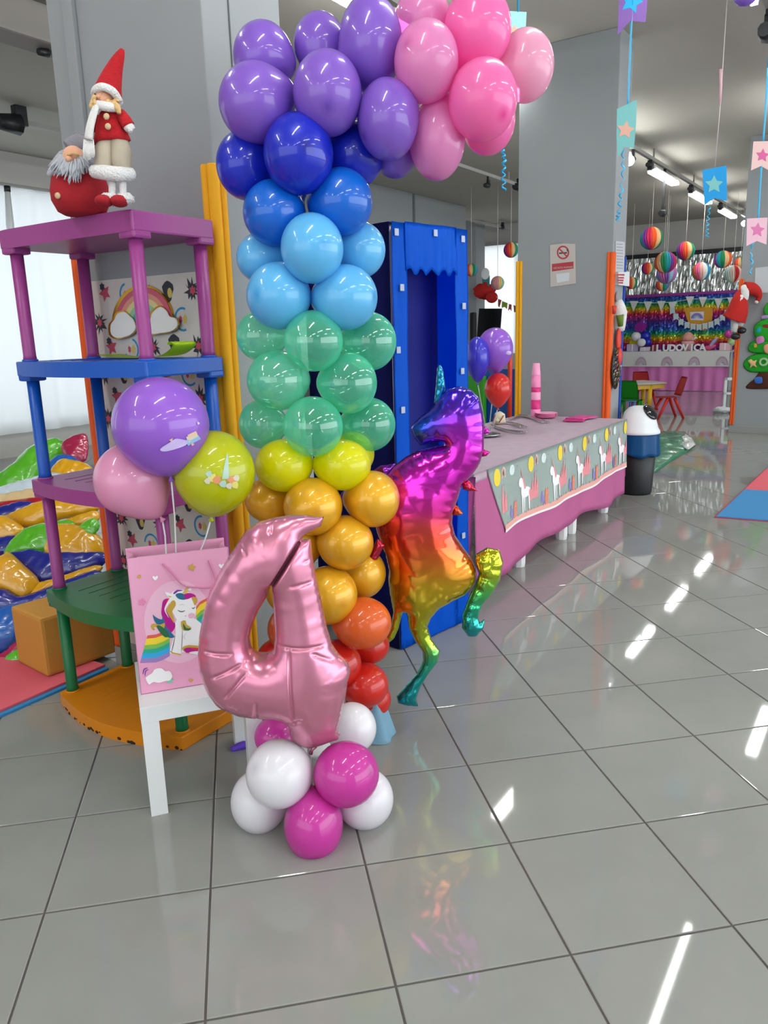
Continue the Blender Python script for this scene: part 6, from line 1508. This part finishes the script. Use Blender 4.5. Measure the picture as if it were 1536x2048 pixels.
for (x0, y0, x1, y1, c, lab) in ((1253, 688, 1276, 705, '#b9aac9', 'lavender gift box at the left end of the far party table'), (1279, 694, 1300, 706, '#d0c9d9', 'pale lilac gift box beside the lavender one'), (1438, 686, 1462, 706, '#dcb8bc', 'pale pink gift box at the right end of the far party table'), (1302, 690, 1310, 706, '#a02a44', 'crimson little box left of the standing letters')):
    a_, b_ = atx(x0, y1, 17.15), atx(x1, y0, 17.15); mb = MB(); mb.box((17.15, b_[1], .8075), (17.32, a_[1], b_[2]), bev=.006); g_ = mb.build('gift_box', mat('gift_'+c, c, rough=.5)); tag(g_, lab, 'box')
    mb = MB(); ym = (a_[1]+b_[1])/2; mb.box((17.144, ym-.012, .809), (17.151, ym+.012, b_[2]-.004)); mb.build('ribbon', mat('gift_ribbon', '#e4dfe8', rough=.4), g_)
cs = thing('cupcake_stand', 'pink tiered cake figure behind the standing letters', 'cake', atx(1375, 695, 17.32)*[1, 1, 0]+ZZ*.807)
c = atx(1375, 695, 17.32); c[2] = .8075
mb = MB(); mb.lathe([(0, 0), (.10, 0), (.11, .10), (.13, .16), (.115, .19), (0, .20)], c, 24); mb.build('tier', mat('cake_pink', '#d9a0a4', rough=.6), cs)
mb = MB(); mb.lathe([(.0, .20), (.11, .20), (.12, .26), (.10, .31), (.05, .36), (0, .38)], c, 24, mod=lambda u: 1+.05*math.cos(u*50)); mb.build('icing', mat('cake_peach', '#d99a88', rough=.7), cs)
mb = MB(); mb.tube([c+[-.02, -.10, .22], c+[-.03, -.17, .27]], [.03, .015], 8, 0); mb.build('spout', M_white, cs)
pu = MB(); c = atx(1421, 697, 17.2); pu.tube([c+[0, .13, .0], c+[0, .02, .02], c+[0, -.10, .06]], [.03, .05, .02], 12, sub=3); tag(pu.build('paper_bird', mat('pink_card', '#d0507a', rough=.5)), 'pink winged paper figure right of the letters', 'ornament')
pu = MB(); c = atx(1426, 684, 17.2); pu.tube([c*[1, 1, 0]+[0, .08, .836], c+[0, -.02, .02], c+[0, -.08, .08]], [.03, .04, .01], 10, sub=3); tag(pu.build('paper_butterfly', mat('lav_card', '#9a92c0', rough=.5)), 'lavender paper butterfly above the pink paper figure', 'ornament')

# small table and chairs for children
def child_chair(pos, face, cbody, label, s=1.0):
    ca, sa_ = math.cos(face), math.sin(face); fx_, fy_ = np.array([ca, sa_, 0]), np.array([-sa_, ca, 0])
    B = np.asarray(pos, float); m_ = plast(cbody)
    def L(x, y, z): return B+fx_*x*s+fy_*y*s+ZZ*z*s
    t = thing('child_chair', label, 'chair', B, 'small plastic chairs in the party room')
    mb = MB(); mb.grid(lambda u, v: L(-.15+.30*u, (-.15+.30*v), .30+.012*((2*v-1)**2)+.02*max(0, .15-u)), 10, 8); bmesh.ops.solidify(mb.bm, geom=mb.bm.faces[:], thickness=.012); mb.build('seat', m_, t)
    mb = MB(); mb.grid(lambda u, v: L(-.15-.09*v-.012*math.cos((u-.5)*3), (u-.5)*(.29-.05*v*v), .33+.27*v), 10, 8); bmesh.ops.solidify(mb.bm, geom=mb.bm.faces[:], thickness=.012); mb.build('backrest', m_, t)
    for sx in (-1, 1):
        for sy in (-1, 1):
            mb = MB(); mb.tube([L(sx*.05-.02, sy*.12, .30), L(sx*.19-.01, sy*.16, .0)], [.024*s, .019*s], 8); mb.build('leg', m_, t)
    return t
rp = atz(1332, 836); dirL = -HR
child_chair(rp, math.atan2(dirL[1], dirL[0]), '#c9281c', 'red child chair standing free right of the small table', 1.0)
gp = atz(1262, 842); dirR = HR*.55-HD*.8
child_chair(gp, math.atan2(dirR[1], dirR[0]), '#1d8c1f', 'green child chair at the left of the small table, its back to us', 1.0)
bp_ = atz(1287, 818); child_chair(bp_, math.atan2(HD[1], HD[0]), '#b01c18', 'dark red child chair behind the small table', 1.0)
tp0 = atz(1297, 836); tb2 = thing('child_table', 'small table with wood edge and yellow legs among the child chairs', 'table', tp0)
zt_ = aty(1297, 766, tp0[1])[2]
TF = (tp0, HR*.97-HD*.25, HD*-.97-HR*.25, ZZ)
mb = MB(); mb.box((-.24, -.06, zt_-.03), (.24, .55, zt_), ax=TF, bev=.008); mb.build('tabletop', mat('table_grey', '#b0a49e', rough=.4), tb2)
mb = MB(); mb.box((-.22, -.03, zt_-.09), (.22, -.01, zt_-.03), ax=TF); mb.build('apron', plast('#d9ac14'), tb2)
for (x, y) in ((0, 0), (.18, .45), (-.2, .5)):
    mb = MB(); p_ = TF[0]+TF[1]*x+TF[2]*y; mb.tube([p_+ZZ*.05, p_+ZZ*(zt_-.03)], .036, 12); l_ = mb.build('leg', plast('#d9ac14'), tb2); mb = MB(); mb.lathe([(0, 0), (.04, 0), (.043, .03), (.038, .06), (0, .06)], p_, 14); mb.build('foot', M_black, l_)
bs_ = atz(1253, 822); stl = thing('child_stool', 'light blue child stool beside the blue corner guard', 'stool', bs_)
mb = MB(); zs = aty(1253, 797, bs_[1])[2]; mb.box((-.16, -.12, zs-.05), (.12, .14, zs), ax=(bs_, HR, -HD, ZZ), bev=.01); mb.build('seat', plast('#4f8fdd'), stl)
for (x, y) in ((-.13, -.09), (.09, -.09), (-.13, .11), (.09, .11)):
    mb = MB(); mb.tube([bs_+HR*x-HD*y, bs_+HR*x-HD*y+ZZ*(zs-.04)], .018, 8); mb.build('leg', plast('#4f8fdd'), stl)
# white frame board and crumpled bag by the right pillar
fp = atz(1456, 822); mb = MB(); zt2 = aty(1458, 756, fp[1])[2]
for (lo, hi) in (((-.09, -.02, 0), (-.05, .02, zt2)), ((.05, -.02, 0), (.09, .02, zt2)), ((-.09, -.02, zt2-.04), (.09, .02, zt2)), ((-.09, -.02, zt2*.5), (.09, .02, zt2*.5+.03))): mb.box(lo, hi, ax=(fp, HR, -HD, ZZ))
tag(mb.build('safety_gate', M_white), 'white folding safety gate leaning beside the right-hand pillar', 'gate')
gp_ = atz(1445, 826); pl_ = thing('plastic_bag', 'crumpled white and magenta plastic bag on the floor by the right pillar', 'bag', gp_)
mb = MB(); mb.blob(gp_+ZZ*.045+HR*-.01, (.13, .09, .05), rough=.5, fs=35, nu=24, nv=14); mb.build('bag_body', mat('bag_white', '#d0d2d4', rough=.3, bump=.5, bscale=30), pl_)
mb = MB(); mb.blob(gp_+ZZ*.04+HR*.13, (.06, .05, .04), rough=.5, fs=35); mb.build('bag_corner', mat('bag_magenta', '#a0246a', rough=.3), pl_)
# party room wall strip lamp glow is not needed; a purple balloon at the top right edge
P = depth_pt(1492, -12, 3.6); mb = MB(); mb.blob(P, (.055, .055, .05)); tag(mb.build('balloon', LT['purple']), 'purple balloon cut off by the top edge at the right', 'balloon'); 
o_ = [o for o in COLL.objects if o.get('label') == 'purple balloon cut off by the top edge at the right'][0]
mb = MB(); mb.tube([P+ZZ*.05, np.array([P[0], P[1], CZ-.001])], .003, 5); mb.build('string', M_white, o_)
